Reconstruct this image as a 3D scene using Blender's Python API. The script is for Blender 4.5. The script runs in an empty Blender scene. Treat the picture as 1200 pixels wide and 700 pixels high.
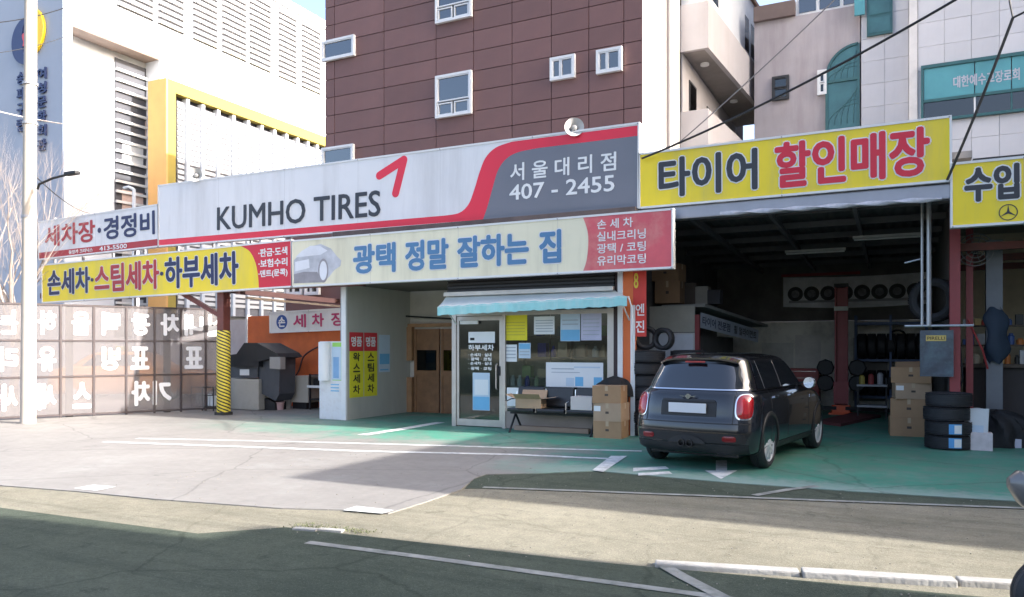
import bpy, bmesh, math, random
from mathutils import Vector, Matrix
rnd = random.Random(7)
R = math.radians
S = bpy.context.scene
COL = S.collection

# ------------------------------------------------------------------ camera
F, CX, HY, H = 900.0, 600.0, 408.0, 1.55        # focal length, centre and horizon in photo pixels; eye height
YAW = math.atan(0.5); CC, SS = math.cos(YAW), math.sin(YAW)
cam_d = bpy.data.cameras.new('camera'); cam = bpy.data.objects.new('camera', cam_d); COL.objects.link(cam)
cam.location = (0, 0, H); cam.rotation_euler = (R(90), 0, YAW)
cam_d.sensor_width = 36.0; cam_d.lens = 27.0; cam_d.shift_y = (HY - 350.0) / 1200.0
cam_d.clip_start = 0.05; cam_d.clip_end = 2000
S.camera = cam
S.render.resolution_x, S.render.resolution_y = 1024, 597

# ------------------------------------------------------------------ light
SUN_EL, SUN_AZ = 27.0, 5.2                       # azimuth from +X towards +Y
wd = bpy.data.worlds.new('World'); S.world = wd; wd.use_nodes = True
nt = wd.node_tree; nt.nodes.clear()
sky = nt.nodes.new('ShaderNodeTexSky'); sky.sky_type = 'NISHITA'; sky.sun_disc = False
sky.sun_elevation = R(SUN_EL); sky.sun_rotation = R(90 - SUN_AZ)
sky.air_density = 0.75; sky.dust_density = 4.5; sky.ozone_density = 0.6
bg = nt.nodes.new('ShaderNodeBackground'); bg.inputs['Strength'].default_value = 0.15
wo = nt.nodes.new('ShaderNodeOutputWorld')
nt.links.new(sky.outputs[0], bg.inputs[0]); nt.links.new(bg.outputs[0], wo.inputs[0])
sun_d = bpy.data.lights.new('sun', 'SUN'); sun_d.energy = 2.9; sun_d.angle = R(0.5); sun_d.color = (1.0, 0.97, 0.93)
sun = bpy.data.objects.new('sun', sun_d); COL.objects.link(sun)
tosun = Vector((math.cos(R(SUN_EL)) * math.cos(R(SUN_AZ)), math.cos(R(SUN_EL)) * math.sin(R(SUN_AZ)), math.sin(R(SUN_EL))))
sun.rotation_euler = tosun.to_track_quat('Z', 'Y').to_euler(); sun.location = (20, 0, 30)
S.view_settings.view_transform = 'Standard'; S.view_settings.look = 'None'
S.view_settings.exposure = 2.22; S.view_settings.gamma = 1.0
S.view_settings.use_curve_mapping = False
S.cycles.max_bounces = 10; S.cycles.diffuse_bounces = 7; S.cycles.transparent_max_bounces = 16; S.cycles.use_denoising = True

# ------------------------------------------------------------------ measuring helpers (photo pixel -> place in the yard)
def dirn(px, py):
    a = (px - CX) / F; b = (HY - py) / F
    return (CC * a - SS, SS * a + CC, b)
def at(px, py, Y):
    d = dirn(px, py); t = Y / d[1]
    return Vector((d[0] * t, Y, H + d[2] * t))
def atx(px, py, X):
    d = dirn(px, py); t = X / d[0]
    return Vector((X, d[1] * t, H + d[2] * t))
def gd(px, py, z=0.0):
    d = dirn(px, py); t = (z - H) / d[2]
    return Vector((d[0] * t, d[1] * t, z))
def px_x(px, Y): return at(px, HY, Y).x

# ------------------------------------------------------------------ materials
MATS = {}
def lin(c):
    if isinstance(c, str):
        c = c.lstrip('#'); c = [int(c[i:i + 2], 16) / 255 for i in (0, 2, 4)]
        return tuple(((v + .055) / 1.055) ** 2.4 if v > .04045 else v / 12.92 for v in c)
    return tuple(c)
def M(name, col, rough=.6, metal=0.0, var=.12, scale=2.5, bump=0.0, bscale=40, dirt=None, streak=False, coat=0.0, spec=.5, emit=0, rand=0.0):
    if name in MATS: return MATS[name]
    col = lin(col)
    m = bpy.data.materials.new(name); m.use_nodes = True; n = m.node_tree; L = n.links
    b = n.nodes['Principled BSDF']; b.inputs['Roughness'].default_value = rough; b.inputs['Metallic'].default_value = metal
    b.inputs['Coat Weight'].default_value = coat; b.inputs['Specular IOR Level'].default_value = spec
    tc = n.nodes.new('ShaderNodeTexCoord')
    nz = n.nodes.new('ShaderNodeTexNoise'); nz.inputs['Scale'].default_value = scale; nz.inputs['Detail'].default_value = 7; nz.inputs['Roughness'].default_value = .62
    L.new(tc.outputs['Object'], nz.inputs['Vector'])
    rp = n.nodes.new('ShaderNodeValToRGB'); rp.color_ramp.elements[0].position = .3; rp.color_ramp.elements[1].position = .7
    rp.color_ramp.elements[0].color = [max(0, c * (1 - var)) for c in col] + [1]
    rp.color_ramp.elements[1].color = [min(.95, c * (1 + var)) for c in col] + [1]
    L.new(nz.outputs['Fac'], rp.inputs[0]); out = rp.outputs[0]
    if dirt:
        dc, amt, ds = lin(dirt[0]), dirt[1], dirt[2]
        n2 = n.nodes.new('ShaderNodeTexNoise'); n2.inputs['Scale'].default_value = ds; n2.inputs['Detail'].default_value = 9; n2.inputs['Roughness'].default_value = .68
        mp = n.nodes.new('ShaderNodeMapping'); L.new(tc.outputs['Object'], mp.inputs[0])
        if streak: mp.inputs['Scale'].default_value = (1, 1, .12)
        L.new(mp.outputs[0], n2.inputs['Vector'])
        r2 = n.nodes.new('ShaderNodeValToRGB'); r2.color_ramp.elements[0].position = .47; r2.color_ramp.elements[1].position = .72
        r2.color_ramp.elements[0].color = (0, 0, 0, 1); r2.color_ramp.elements[1].color = (amt, amt, amt, 1)
        L.new(n2.outputs['Fac'], r2.inputs[0])
        mx = n.nodes.new('ShaderNodeMixRGB'); mx.inputs[2].default_value = (*dc, 1)
        L.new(r2.outputs[0], mx.inputs[0]); L.new(out, mx.inputs[1]); out = mx.outputs[0]
    if rand:                                             # each piece a little lighter or darker than its neighbours
        oi = n.nodes.new('ShaderNodeObjectInfo'); rg = n.nodes.new('ShaderNodeMapRange'); rg.inputs[3].default_value = 1 - rand; rg.inputs[4].default_value = 1 + rand; L.new(oi.outputs['Random'], rg.inputs[0])
        hs = n.nodes.new('ShaderNodeHueSaturation'); L.new(rg.outputs[0], hs.inputs['Value']); L.new(out, hs.inputs['Color']); out = hs.outputs[0]
    L.new(out, b.inputs['Base Color'])
    if bump:
        n3 = n.nodes.new('ShaderNodeTexNoise'); n3.inputs['Scale'].default_value = bscale; n3.inputs['Detail'].default_value = 5
        L.new(tc.outputs['Object'], n3.inputs['Vector'])
        bp = n.nodes.new('ShaderNodeBump'); bp.inputs['Strength'].default_value = bump; bp.inputs['Distance'].default_value = .02
        L.new(n3.outputs['Fac'], bp.inputs['Height']); L.new(bp.outputs[0], b.inputs['Normal'])
    rr = n.nodes.new('ShaderNodeMapRange'); rr.inputs[3].default_value = max(0.02, rough - .08); rr.inputs[4].default_value = min(1, rough + .08)
    L.new(nz.outputs['Fac'], rr.inputs[0])
    if var > 0: L.new(rr.outputs[0], b.inputs['Roughness'])
    if emit: b.inputs['Emission Color'].default_value = (*col, 1); b.inputs['Emission Strength'].default_value = emit
    MATS[name] = m; return m
def GLASS(name, tint, through=.6, rough=.03, ior=1.5, milky=0.0):
    if name in MATS: return MATS[name]
    m = bpy.data.materials.new(name); m.use_nodes = True; n = m.node_tree; n.nodes.clear(); L = n.links
    o = n.nodes.new('ShaderNodeOutputMaterial'); g = n.nodes.new('ShaderNodeBsdfGlossy'); g.inputs['Roughness'].default_value = rough
    t = n.nodes.new('ShaderNodeBsdfTransparent'); t.inputs[0].default_value = (*[through * c for c in lin(tint)], 1)
    body = t
    if milky:
        d = n.nodes.new('ShaderNodeBsdfDiffuse'); d.inputs[0].default_value = (*lin(tint), 1)
        mm = n.nodes.new('ShaderNodeMixShader'); mm.inputs[0].default_value = milky
        L.new(t.outputs[0], mm.inputs[1]); L.new(d.outputs[0], mm.inputs[2]); body = mm
    fr = n.nodes.new('ShaderNodeFresnel'); fr.inputs[0].default_value = ior
    tc = n.nodes.new('ShaderNodeTexCoord'); nz = n.nodes.new('ShaderNodeTexNoise'); nz.inputs['Scale'].default_value = .9
    bp = n.nodes.new('ShaderNodeBump'); bp.inputs['Strength'].default_value = .05; bp.inputs['Distance'].default_value = .05
    L.new(tc.outputs['Object'], nz.inputs['Vector']); L.new(nz.outputs['Fac'], bp.inputs['Height']); L.new(bp.outputs[0], g.inputs['Normal'])
    mx = n.nodes.new('ShaderNodeMixShader'); L.new(fr.outputs[0], mx.inputs[0]); L.new(body.outputs[0], mx.inputs[1]); L.new(g.outputs[0], mx.inputs[2])
    L.new(mx.outputs[0], o.inputs[0]); MATS[name] = m; return m

# ------------------------------------------------------------------ mesh builder
class MB:
    def __init__(s): s.v = []; s.f = []; s.smooth = False
    def vert(s, p): s.v.append(tuple(p)); return len(s.v) - 1
    def face(s, pts): s.f.append([s.vert(p) for p in pts]); return s
    def box(s, x0, x1, y0, y1, z0, z1, bev=0.0):
        if bev <= 0:
            i = len(s.v)
            for x in (x0, x1):
                for y in (y0, y1):
                    for z in (z0, z1): s.v.append((x, y, z))
            for q in ((0, 1, 3, 2), (4, 6, 7, 5), (0, 4, 5, 1), (2, 3, 7, 6), (0, 2, 6, 4), (1, 5, 7, 3)): s.f.append([i + k for k in q])
            return s
        bm = bmesh.new(); bmesh.ops.create_cube(bm, size=1)
        for v in bm.verts: v.co = Vector(((x0 + x1) / 2 + v.co.x * (x1 - x0), (y0 + y1) / 2 + v.co.y * (y1 - y0), (z0 + z1) / 2 + v.co.z * (z1 - z0)))
        bmesh.ops.bevel(bm, geom=bm.edges[:], offset=bev, segments=2, affect='EDGES', profile=.6)
        s.add_bm(bm); bm.free(); return s
    def add_bm(s, bm):
        bm.verts.index_update(); i = len(s.v)
        for v in bm.verts: s.v.append(tuple(v.co))
        for f in bm.faces: s.f.append([i + v.index for v in f.verts])
    def xform(s, mat, start=0):
        for k in range(start, len(s.v)): s.v[k] = tuple(mat @ Vector(s.v[k]))
        return s
    def bar(s, a, b, w, h=None, up=(0, 0, 1)):
        a, b = Vector(a), Vector(b); d = (b - a).normalized(); u = Vector(up)
        if abs(d.dot(u)) > .98: u = Vector((0, 1, 0))
        x = d.cross(u).normalized(); y = x.cross(d); h = h or w; i = len(s.v)
        for p in (a, b):
            for sx, sy in ((-1, -1), (1, -1), (1, 1), (-1, 1)): s.v.append(tuple(p + x * sx * w / 2 + y * sy * h / 2))
        for q in ((0, 3, 2, 1), (4, 5, 6, 7), (0, 1, 5, 4), (1, 2, 6, 5), (2, 3, 7, 6), (3, 0, 4, 7)): s.f.append([i + k for k in q])
        return s
    def tube(s, pts, r, n=8, cap=True):
        pts = [Vector(p) for p in pts]; rr = r if isinstance(r, (list, tuple)) else [r] * len(pts)
        rings = []; px = None
        for k, p in enumerate(pts):
            d = (pts[min(k + 1, len(pts) - 1)] - pts[max(k - 1, 0)]).normalized()
            if px is None:
                px = d.cross(Vector((0, 0, 1)) if abs(d.z) < .9 else Vector((1, 0, 0))).normalized()
            else:
                px = (px - d * px.dot(d)).normalized()
            py = d.cross(px)
            rings.append([s.vert(p + (px * math.cos(2 * math.pi * j / n) + py * math.sin(2 * math.pi * j / n)) * rr[k]) for j in range(n)])
        for A, B in zip(rings, rings[1:]):
            for j in range(n): s.f.append([A[j], A[(j + 1) % n], B[(j + 1) % n], B[j]])
        if cap: s.f.append(rings[0][::-1]); s.f.append(rings[-1])
        return s
    def lathe(s, prof, n=24, origin=(0, 0, 0), axis='z', closed=False):
        o = Vector(origin); rings = []
        for (r, h) in prof:
            ring = []
            for j in range(n):
                a = 2 * math.pi * j / n; c, q = r * math.cos(a), r * math.sin(a)
                p = {'z': (c, q, h), 'y': (c, h, q), 'x': (h, c, q)}[axis]
                ring.append(s.vert(o + Vector(p)))
            rings.append(ring)
        if closed: rings.append(rings[0])
        for A, B in zip(rings, rings[1:]):
            for j in range(n): s.f.append([A[j], A[(j + 1) % n], B[(j + 1) % n], B[j]])
        if not closed: s.f.append(rings[0][::-1]); s.f.append(rings[-1])
        return s
    def prism(s, poly, y0, y1):          # poly in (x, z), extruded along y
        i = len(s.v); n = len(poly)
        for y in (y0, y1):
            for (x, z) in poly: s.v.append((x, y, z))
        s.f.append([i + k for k in range(n)]); s.f.append([i + n + k for k in range(n)][::-1])
        for k in range(n): s.f.append([i + k, i + n + k, i + n + (k + 1) % n, i + (k + 1) % n])
        return s
    def slab(s, poly, z0, z1):           # poly in (x, y)
        i = len(s.v); n = len(poly)
        for z in (z0, z1):
            for (x, y) in poly: s.v.append((x, y, z))
        s.f.append([i + k for k in range(n)][::-1]); s.f.append([i + n + k for k in range(n)])
        for k in range(n): s.f.append([i + k, i + (k + 1) % n, i + n + (k + 1) % n, i + n + k])
        return s
    def grid(s, fn, nu, nv):
        ids = [[s.vert(fn(u / nu, v / nv)) for v in range(nv + 1)] for u in range(nu + 1)]
        for u in range(nu):
            for v in range(nv): s.f.append([ids[u][v], ids[u + 1][v], ids[u + 1][v + 1], ids[u][v + 1]])
        return s
    def mesh(s, name, mat):
        me = bpy.data.meshes.new(name); me.from_pydata(s.v, [], s.f); me.update()
        bm = bmesh.new(); bm.from_mesh(me); bmesh.ops.recalc_face_normals(bm, faces=bm.faces[:]); bm.to_mesh(me); bm.free()
        if mat: me.materials.append(mat)
        if s.smooth:
            for p in me.polygons: p.use_smooth = True
            me.set_sharp_from_angle(angle=R(38))
        return me
    def build(s, name, mat, parent=None, world=True, loc=None, smooth=None):
        """vertices in yard coordinates (world=True) or already local to the parent"""
        if smooth is not None: s.smooth = smooth
        if world:
            o0 = Vector((0, 0, 0)); p = parent
            while p is not None: o0 += p.location; p = p.parent
            if parent is None and loc is not None: o0 = Vector(loc)
            s.v = [tuple(Vector(v) - o0) for v in s.v]
        ob = bpy.data.objects.new(name, s.mesh(name, mat)); COL.objects.link(ob)
        if parent is not None: ob.parent = parent
        elif world and loc is not None: ob.location = loc
        elif loc is not None: ob.location = loc
        return ob
def box(name, mat, parent, x0, x1, y0, y1, z0, z1, bev=0.0, world=True):
    return MB().box(min(x0, x1), max(x0, x1), min(y0, y1), max(y0, y1), min(z0, z1), max(z0, z1), bev).build(name, mat, parent, world)
def thing(name, label, cat, loc=(0, 0, 0), rz=0.0, group=None):
    o = bpy.data.objects.new(name, None); COL.objects.link(o); o.empty_display_size = .2
    o.location = loc; o.rotation_euler = (0, 0, rz); o['label'] = label; o['category'] = cat
    if group: o['group'] = group
    return o
def tag(o, label, cat, group=None):
    o['label'] = label; o['category'] = cat
    if group: o['group'] = group
    return o
def struct(o): o['kind'] = 'structure'; return o
def dup(root, loc, rz=None, label=None):
    def cp(o, parent):
        c = o.copy(); COL.objects.link(c)
        if parent is not None: c.parent = parent
        for ch in o.children: cp(ch, c)
        return c
    r = cp(root, None); r.location = loc
    if rz is not None: r.rotation_euler = (r.rotation_euler[0], r.rotation_euler[1], rz)
    if label: r['label'] = label
    return r
def share(ob, parent, loc, name=None):
    c = ob.copy(); COL.objects.link(c); c.parent = parent; c.location = loc
    return c

# lettering: Blender's own font turned to mesh, fitted to a rectangle in the XZ plane and facing -Y; one object for each letter
SHIFTS = [(0, 0)] + [(math.cos(R(45 * k)), math.sin(R(45 * k))) for k in range(8)]
def text(body, mat, parent, x0, x1, z0, z1, y=-.004, bold=.018, th=.004, name='letter', mirror=False, axis='y', outline=None, ob_w=.02, joined=False):
    """bold = stroke growth as a fraction of the letter height"""
    cu = bpy.data.curves.new('letter', 'FONT'); cu.body = body; cu.size = 1; cu.extrude = .01; cu.resolution_u = 3; cu.space_line = .95
    for k in range(len(body)): cu.materials.append(mat)
    for k in range(len(body)): cu.body_format[k].material_index = k
    ob = bpy.data.objects.new('letter', cu)
    me = bpy.data.meshes.new_from_object(ob); bpy.data.objects.remove(ob); bpy.data.curves.remove(cu)
    xs = [v.co.x for v in me.vertices]; ys = [v.co.y for v in me.vertices]; a, b = min(xs), max(xs); c, d = min(ys), max(ys)
    per = {}
    for p in me.polygons:
        n = p.normal
        if n.z < -.5: continue                          # back faces lie against the panel
        per.setdefault(0 if joined else p.material_index, []).append(list(p.vertices))
    g = bold * (z1 - z0)
    def make(faces, grow, y_, th_, nm, mt, par, sh):
        ids = sorted({i for f in faces for i in f}); pos = {i: k for k, i in enumerate(ids)}; V = []; Fc = []
        for q, (sx, sz) in enumerate(sh):
            o0 = len(V)
            for i in ids:
                v = me.vertices[i].co; u = (v.x - a) / (b - a); w = (v.y - c) / (d - c); e = v.z / .02 + .5
                if mirror: u = 1 - u
                X = x0 + g + u * (x1 - x0 - 2 * g) + sx * grow; Z = z0 + g + w * (z1 - z0 - 2 * g) + sz * grow; Y = y_ - e * th_ - q * .00012
                V.append((X, Y, Z) if axis == 'y' else (-Y, X, Z))
            for f in faces: Fc.append([o0 + pos[i] for i in (reversed(f) if mirror else f)])
        m2 = bpy.data.meshes.new(nm); m2.from_pydata(V, [], Fc); m2.materials.append(mt); m2.update()
        o = bpy.data.objects.new(nm, m2); COL.objects.link(o); o.parent = par
        if joined: o['kind'] = 'stuff'
        return o
    out = None
    for k in sorted(per):
        out = make(per[k], g, y, th, name, mat, parent, SHIFTS if bold > .004 else SHIFTS[:1])
        if outline: make(per[k], g + ob_w, y + .0028, .0004, 'letter_outline', outline, out, SHIFTS[1:] )
    bpy.data.meshes.remove(me)
    return out

# ================================================================== GROUND
def asphalt_mat(name, lo, hi, dk, crack=.5):
    m = bpy.data.materials.new(name); m.use_nodes = True; n = m.node_tree; L = n.links; b = n.nodes['Principled BSDF']; b.inputs['Roughness'].default_value = .92; b.inputs['Specular IOR Level'].default_value = .2
    tc = n.nodes.new('ShaderNodeTexCoord')
    def nz(sc, det=8, r=.65, st=None):
        q = n.nodes.new('ShaderNodeTexNoise'); q.inputs['Scale'].default_value = sc; q.inputs['Detail'].default_value = det; q.inputs['Roughness'].default_value = r
        if st:
            mp = n.nodes.new('ShaderNodeMapping'); mp.inputs['Scale'].default_value = st; mp.inputs['Rotation'].default_value = (0, 0, R(-7)); L.new(tc.outputs['Object'], mp.inputs[0]); L.new(mp.outputs[0], q.inputs['Vector'])
        else: L.new(tc.outputs['Object'], q.inputs['Vector'])
        return q.outputs['Fac']
    def ramp(f, a, c, p0=.35, p1=.65):
        q = n.nodes.new('ShaderNodeValToRGB'); q.color_ramp.elements[0].position = p0; q.color_ramp.elements[1].position = p1; q.color_ramp.elements[0].color = (*a, 1); q.color_ramp.elements[1].color = (*c, 1); L.new(f, q.inputs[0]); return q.outputs[0]
    def mix(f, a, c, bt='MIX'):
        q = n.nodes.new('ShaderNodeMixRGB'); q.blend_type = bt
        for k, v in ((0, f), (1, a), (2, c)):
            if isinstance(v, (int, float)): q.inputs[k].default_value = v
            elif isinstance(v, tuple): q.inputs[k].default_value = (*v, 1)
            else: L.new(v, q.inputs[k])
        return q.outputs[0]
    base = ramp(nz(.55, 9, .6), lo, hi, .3, .7)
    base = mix(ramp(nz(1.0, 9, .7, (.22, 2.6, 1)), (0, 0, 0), (.65, .65, .65), .50, .68), base, dk)            # drag marks and tyre tracks along the lane
    base = mix(ramp(nz(3.2, 10, .75), (0, 0, 0), (.5, .5, .5), .58, .66), base, tuple(c * .55 for c in dk))      # oil spots
    base = mix(.40, base, ramp(nz(7, 6, .7), (.62, .62, .62), (1.2, 1.2, 1.2), .32, .66), 'MULTIPLY')             # mottling
    base = mix(.5, base, ramp(nz(45, 3, .7), (.55, .55, .55), (1.25, 1.25, 1.25), .3, .7), 'MULTIPLY')           # aggregate
    base = mix(ramp(nz(130, 2, .5), (0, 0, 0), (.8, .8, .8), .66, .70), base, tuple(min(.6, c * 2.0) for c in hi)) # pale stones
    vc = n.nodes.new('ShaderNodeTexVoronoi'); vc.feature = 'DISTANCE_TO_EDGE'; vc.inputs['Scale'].default_value = .42
    jt = n.nodes.new('ShaderNodeTexNoise'); jt.inputs['Scale'].default_value = 2.4; jt.inputs['Detail'].default_value = 9; L.new(tc.outputs['Object'], jt.inputs['Vector'])
    L.new(mix(.16, tc.outputs['Object'], jt.outputs['Color'], 'LINEAR_LIGHT'), vc.inputs['Vector'])
    base = mix(ramp(vc.outputs['Distance'], (crack,) * 3, (0, 0, 0), 0, .010), base, tuple(c * .25 for c in lo))
    L.new(base, b.inputs['Base Color'])
    bp = n.nodes.new('ShaderNodeBump'); bp.inputs['Strength'].default_value = .7; bp.inputs['Distance'].default_value = .012; L.new(nz(70, 4, .7), bp.inputs['Height']); L.new(bp.outputs[0], b.inputs['Normal'])
    return m
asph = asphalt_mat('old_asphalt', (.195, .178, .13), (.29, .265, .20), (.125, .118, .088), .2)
asph_shade = asphalt_mat('shaded_asphalt', (.052, .066, .047), (.096, .110, .080), (.034, .044, .033), .4)  # darker asphalt with shade put into its colour
def forecourt_mat():
    m = bpy.data.materials.new('forecourt'); m.use_nodes = True; n = m.node_tree; L = n.links; b = n.nodes['Principled BSDF']
    tc = n.nodes.new('ShaderNodeTexCoord'); sp = n.nodes.new('ShaderNodeSeparateXYZ'); L.new(tc.outputs['Object'], sp.inputs[0])
    def nz(sc, det=8, r=.65):
        q = n.nodes.new('ShaderNodeTexNoise'); q.inputs['Scale'].default_value = sc; q.inputs['Detail'].default_value = det; q.inputs['Roughness'].default_value = r
        L.new(tc.outputs['Object'], q.inputs['Vector']); return q.outputs['Fac']
    def ma(op, a, c, clamp=False):
        q = n.nodes.new('ShaderNodeMath'); q.operation = op; q.use_clamp = clamp
        for k, v in ((0, a), (1, c)):
            if isinstance(v, (int, float)): q.inputs[k].default_value = v
            else: L.new(v, q.inputs[k])
        return q.outputs[0]
    def mr(v, a, c):
        q = n.nodes.new('ShaderNodeMapRange'); q.interpolation_type = 'SMOOTHSTEP'; L.new(v, q.inputs[0]); q.inputs[1].default_value = a; q.inputs[2].default_value = c; return q.outputs[0]
    big = nz(.45); mid = nz(2.2); fine = nz(9)
    jit = ma('MULTIPLY', ma('SUBTRACT', mid, .5), 2.2)
    yy = ma('ADD', sp.outputs['Y'], jit); xx = ma('ADD', sp.outputs['X'], jit)
    ya = mr(yy, 10.0, 11.6); xa = ma('MULTIPLY', mr(xx, -5.0, -3.3), mr(sp.outputs['Y'], 8.3, 8.9)); fade = mr(xx, -14.0, -8.0)
    g = ma('MAXIMUM', ma('MULTIPLY', ya, fade), xa)
    wear = mr(ma('ADD', ma('MULTIPLY', mid, .6), ma('MULTIPLY', fine, .4)), .40, .58)
    g = ma('MULTIPLY', g, ma('ADD', ma('MULTIPLY', wear, .35), .65), True)
    con = n.nodes.new('ShaderNodeValToRGB'); con.color_ramp.elements[0].color = (.195, .183, .168, 1); con.color_ramp.elements[1].color = (.27, .252, .232, 1)
    con.color_ramp.elements[0].position = .35; con.color_ramp.elements[1].position = .65; L.new(ma('ADD', ma('MULTIPLY', big, .6), ma('MULTIPLY', fine, .4)), con.inputs[0])
    grn = n.nodes.new('ShaderNodeValToRGB'); grn.color_ramp.elements[0].color = (.045, .19, .13, 1); grn.color_ramp.elements[1].color = (.085, .29, .205, 1)
    grn.color_ramp.elements[0].position = .35; grn.color_ramp.elements[1].position = .65; L.new(ma('ADD', ma('MULTIPLY', big, .5), ma('MULTIPLY', mid, .5)), grn.inputs[0])
    mx = n.nodes.new('ShaderNodeMixRGB'); L.new(g, mx.inputs[0]); L.new(con.outputs[0], mx.inputs[1]); L.new(grn.outputs[0], mx.inputs[2])
    # paint rubbed off along the street edge, dusty patches, oil spots
    edge = ma('MULTIPLY', ma('SUBTRACT', 1.0, mr(ma('ADD', sp.outputs['Y'], ma('MULTIPLY', ma('SUBTRACT', fine, .5), .9)), 9.1, 9.75)), .8)
    e1 = n.nodes.new('ShaderNodeMixRGB'); L.new(ma('MULTIPLY', edge, xa), e1.inputs[0]); L.new(mx.outputs[0], e1.inputs[1]); e1.inputs[2].default_value = (.26, .33, .29, 1)
    dst = mr(nz(.9, 10, .72), .52, .72); e2 = n.nodes.new('ShaderNodeMixRGB'); L.new(ma('MULTIPLY', dst, .35), e2.inputs[0]); L.new(e1.outputs[0], e2.inputs[1]); e2.inputs[2].default_value = (.30, .31, .29, 1)
    oil = mr(nz(2.7, 10, .76), .62, .68); e3 = n.nodes.new('ShaderNodeMixRGB'); L.new(ma('MULTIPLY', oil, .55), e3.inputs[0]); L.new(e2.outputs[0], e3.inputs[1]); e3.inputs[2].default_value = (.05, .06, .055, 1); mx = e3
    # tyre scuffs and drips
    st = mr(nz(1.3, 10, .72), .58, .70); mx2 = n.nodes.new('ShaderNodeMixRGB'); mx2.blend_type = 'MULTIPLY'; L.new(ma('MULTIPLY', st, .35), mx2.inputs[0]); L.new(mx.outputs[0], mx2.inputs[1]); mx2.inputs[2].default_value = (.35, .34, .33, 1)
    vc = n.nodes.new('ShaderNodeTexVoronoi'); vc.feature = 'DISTANCE_TO_EDGE'; vc.inputs['Scale'].default_value = .33
    mpv = n.nodes.new('ShaderNodeMixRGB'); mpv.blend_type = 'LINEAR_LIGHT'; mpv.inputs[0].default_value = .12
    nzc = n.nodes.new('ShaderNodeTexNoise'); nzc.inputs['Scale'].default_value = 1.8; nzc.inputs['Detail'].default_value = 8; L.new(tc.outputs['Object'], nzc.inputs['Vector'])
    L.new(tc.outputs['Object'], mpv.inputs[1]); L.new(nzc.outputs['Color'], mpv.inputs[2]); L.new(mpv.outputs[0], vc.inputs['Vector'])
    cr = ma('SUBTRACT', 1.0, mr(vc.outputs['Distance'], .0, .009)); mx3 = n.nodes.new('ShaderNodeMixRGB'); mx3.blend_type = 'MULTIPLY'
    L.new(ma('MULTIPLY', cr, .4), mx3.inputs[0]); L.new(mx2.outputs[0], mx3.inputs[1]); mx3.inputs[2].default_value = (.3, .3, .3, 1)
    L.new(mx3.outputs[0], b.inputs['Base Color'])
    ro = n.nodes.new('ShaderNodeMapRange'); L.new(mid, ro.inputs[0]); ro.inputs[3].default_value = .42; ro.inputs[4].default_value = .8; L.new(ro.outputs[0], b.inputs['Roughness'])
    b.inputs['Specular IOR Level'].default_value = .3
    bp = n.nodes.new('ShaderNodeBump'); bp.inputs['Strength'].default_value = .25; bp.inputs['Distance'].default_value = .01; L.new(fine, bp.inputs['Height']); L.new(bp.outputs[0], b.inputs['Normal'])
    return m
struct(MB().face([(-400, -400, 0), (400, -400, 0), (400, 600, 0), (-400, 600, 0)]).build('ground', asph))
fc = [(-34, 4.3), (-14, 4.85)] + [tuple(gd(*p)[:2]) for p in ((0, 570), (90, 577), (180, 586), (330, 597), (408, 599), (455, 603), (497, 590), (540, 575), (556, 562), (570, 557), (625, 556), (700, 553), (860, 567), (1000, 577), (1200, 589))] + [(9, 9.9), (9, 23), (-34, 23)]
struct(MB().slab(fc, -.1, .012).build('forecourt', forecourt_mat()))
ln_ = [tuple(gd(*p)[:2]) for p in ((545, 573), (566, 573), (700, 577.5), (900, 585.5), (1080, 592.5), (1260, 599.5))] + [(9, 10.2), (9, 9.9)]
struct(MB().slab(ln_ + [tuple(gd(*p)[:2]) for p in ((1200, 588), (1000, 576), (860, 566), (700, 552), (625, 555), (570, 556), (556, 561))], -.1, .005).build('lane_shade', asph_shade))  # dark strip that paints the shade in front of the forecourt
# near road: shade painted in as darker asphalt, cut along the cast-shadow edge
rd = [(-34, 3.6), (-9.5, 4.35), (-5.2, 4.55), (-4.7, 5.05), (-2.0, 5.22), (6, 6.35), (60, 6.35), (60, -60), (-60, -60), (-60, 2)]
struct(MB().slab(rd, -.1, .006).build('road', asph_shade))

paint = M('road_paint', (.62, .62, .60), .75, var=.18, scale=9, dirt=((.25, .27, .25), .75, 7))
oldpaint = M('old_road_paint', (.27, .27, .245), .85, var=.25, scale=6, dirt=((.11, .12, .10), 1.0, 5))
def stripe(px, w, mat, z, name, label):
    """painted stripe along a polyline of photo points laid on the ground"""
    p = [gd(*q) for q in px]; m = MB(); Lp = []; Rp = []
    for k, q in enumerate(p):
        d = (p[min(k + 1, len(p) - 1)] - p[max(0, k - 1)]).normalized(); nrm = Vector((-d.y, d.x, 0)) * w / 2
        Lp.append((q + nrm)); Rp.append((q - nrm))
    for k in range(len(p) - 1):
        m.face([(v.x, v.y, z) for v in (Rp[k], Rp[k + 1], Lp[k + 1], Lp[k])])
    o = m.build(name, mat); struct(o); return o
def patch(px, mat, z, name):
    return struct(MB().face([(gd(*q).x, gd(*q).y, z) for q in px]).build(name, mat))
ZF = .0165
stripe([(160, 515), (350, 519), (537, 524), (600, 526), (752, 530)], .11, paint, ZF, 'pale_line', '')
stripe([(122, 519), (425, 530), (600, 534), (712, 539)], .13, paint, ZF, 'pale_line', '')
patch([(735, 536), (716, 536), (694, 553), (707, 555)], paint, ZF + .004, 'painted_arrow')
patch([(839, 541), (852, 541), (852, 553), (864, 553), (845, 563), (826, 553), (839, 553)], paint, ZF, 'painted_arrow')
patch([(742, 550), (780, 548), (784, 551), (742, 554)], paint, ZF, 'painted_dash')
patch([(748, 556), (784, 554), (788, 557), (748, 559)], paint, ZF, 'painted_dash')
stripe([(424, 511), (470, 504), (516, 496)], .22, paint, ZF, 'pale_line', '')  # broad pale band on the ground in front of the passage
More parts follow.
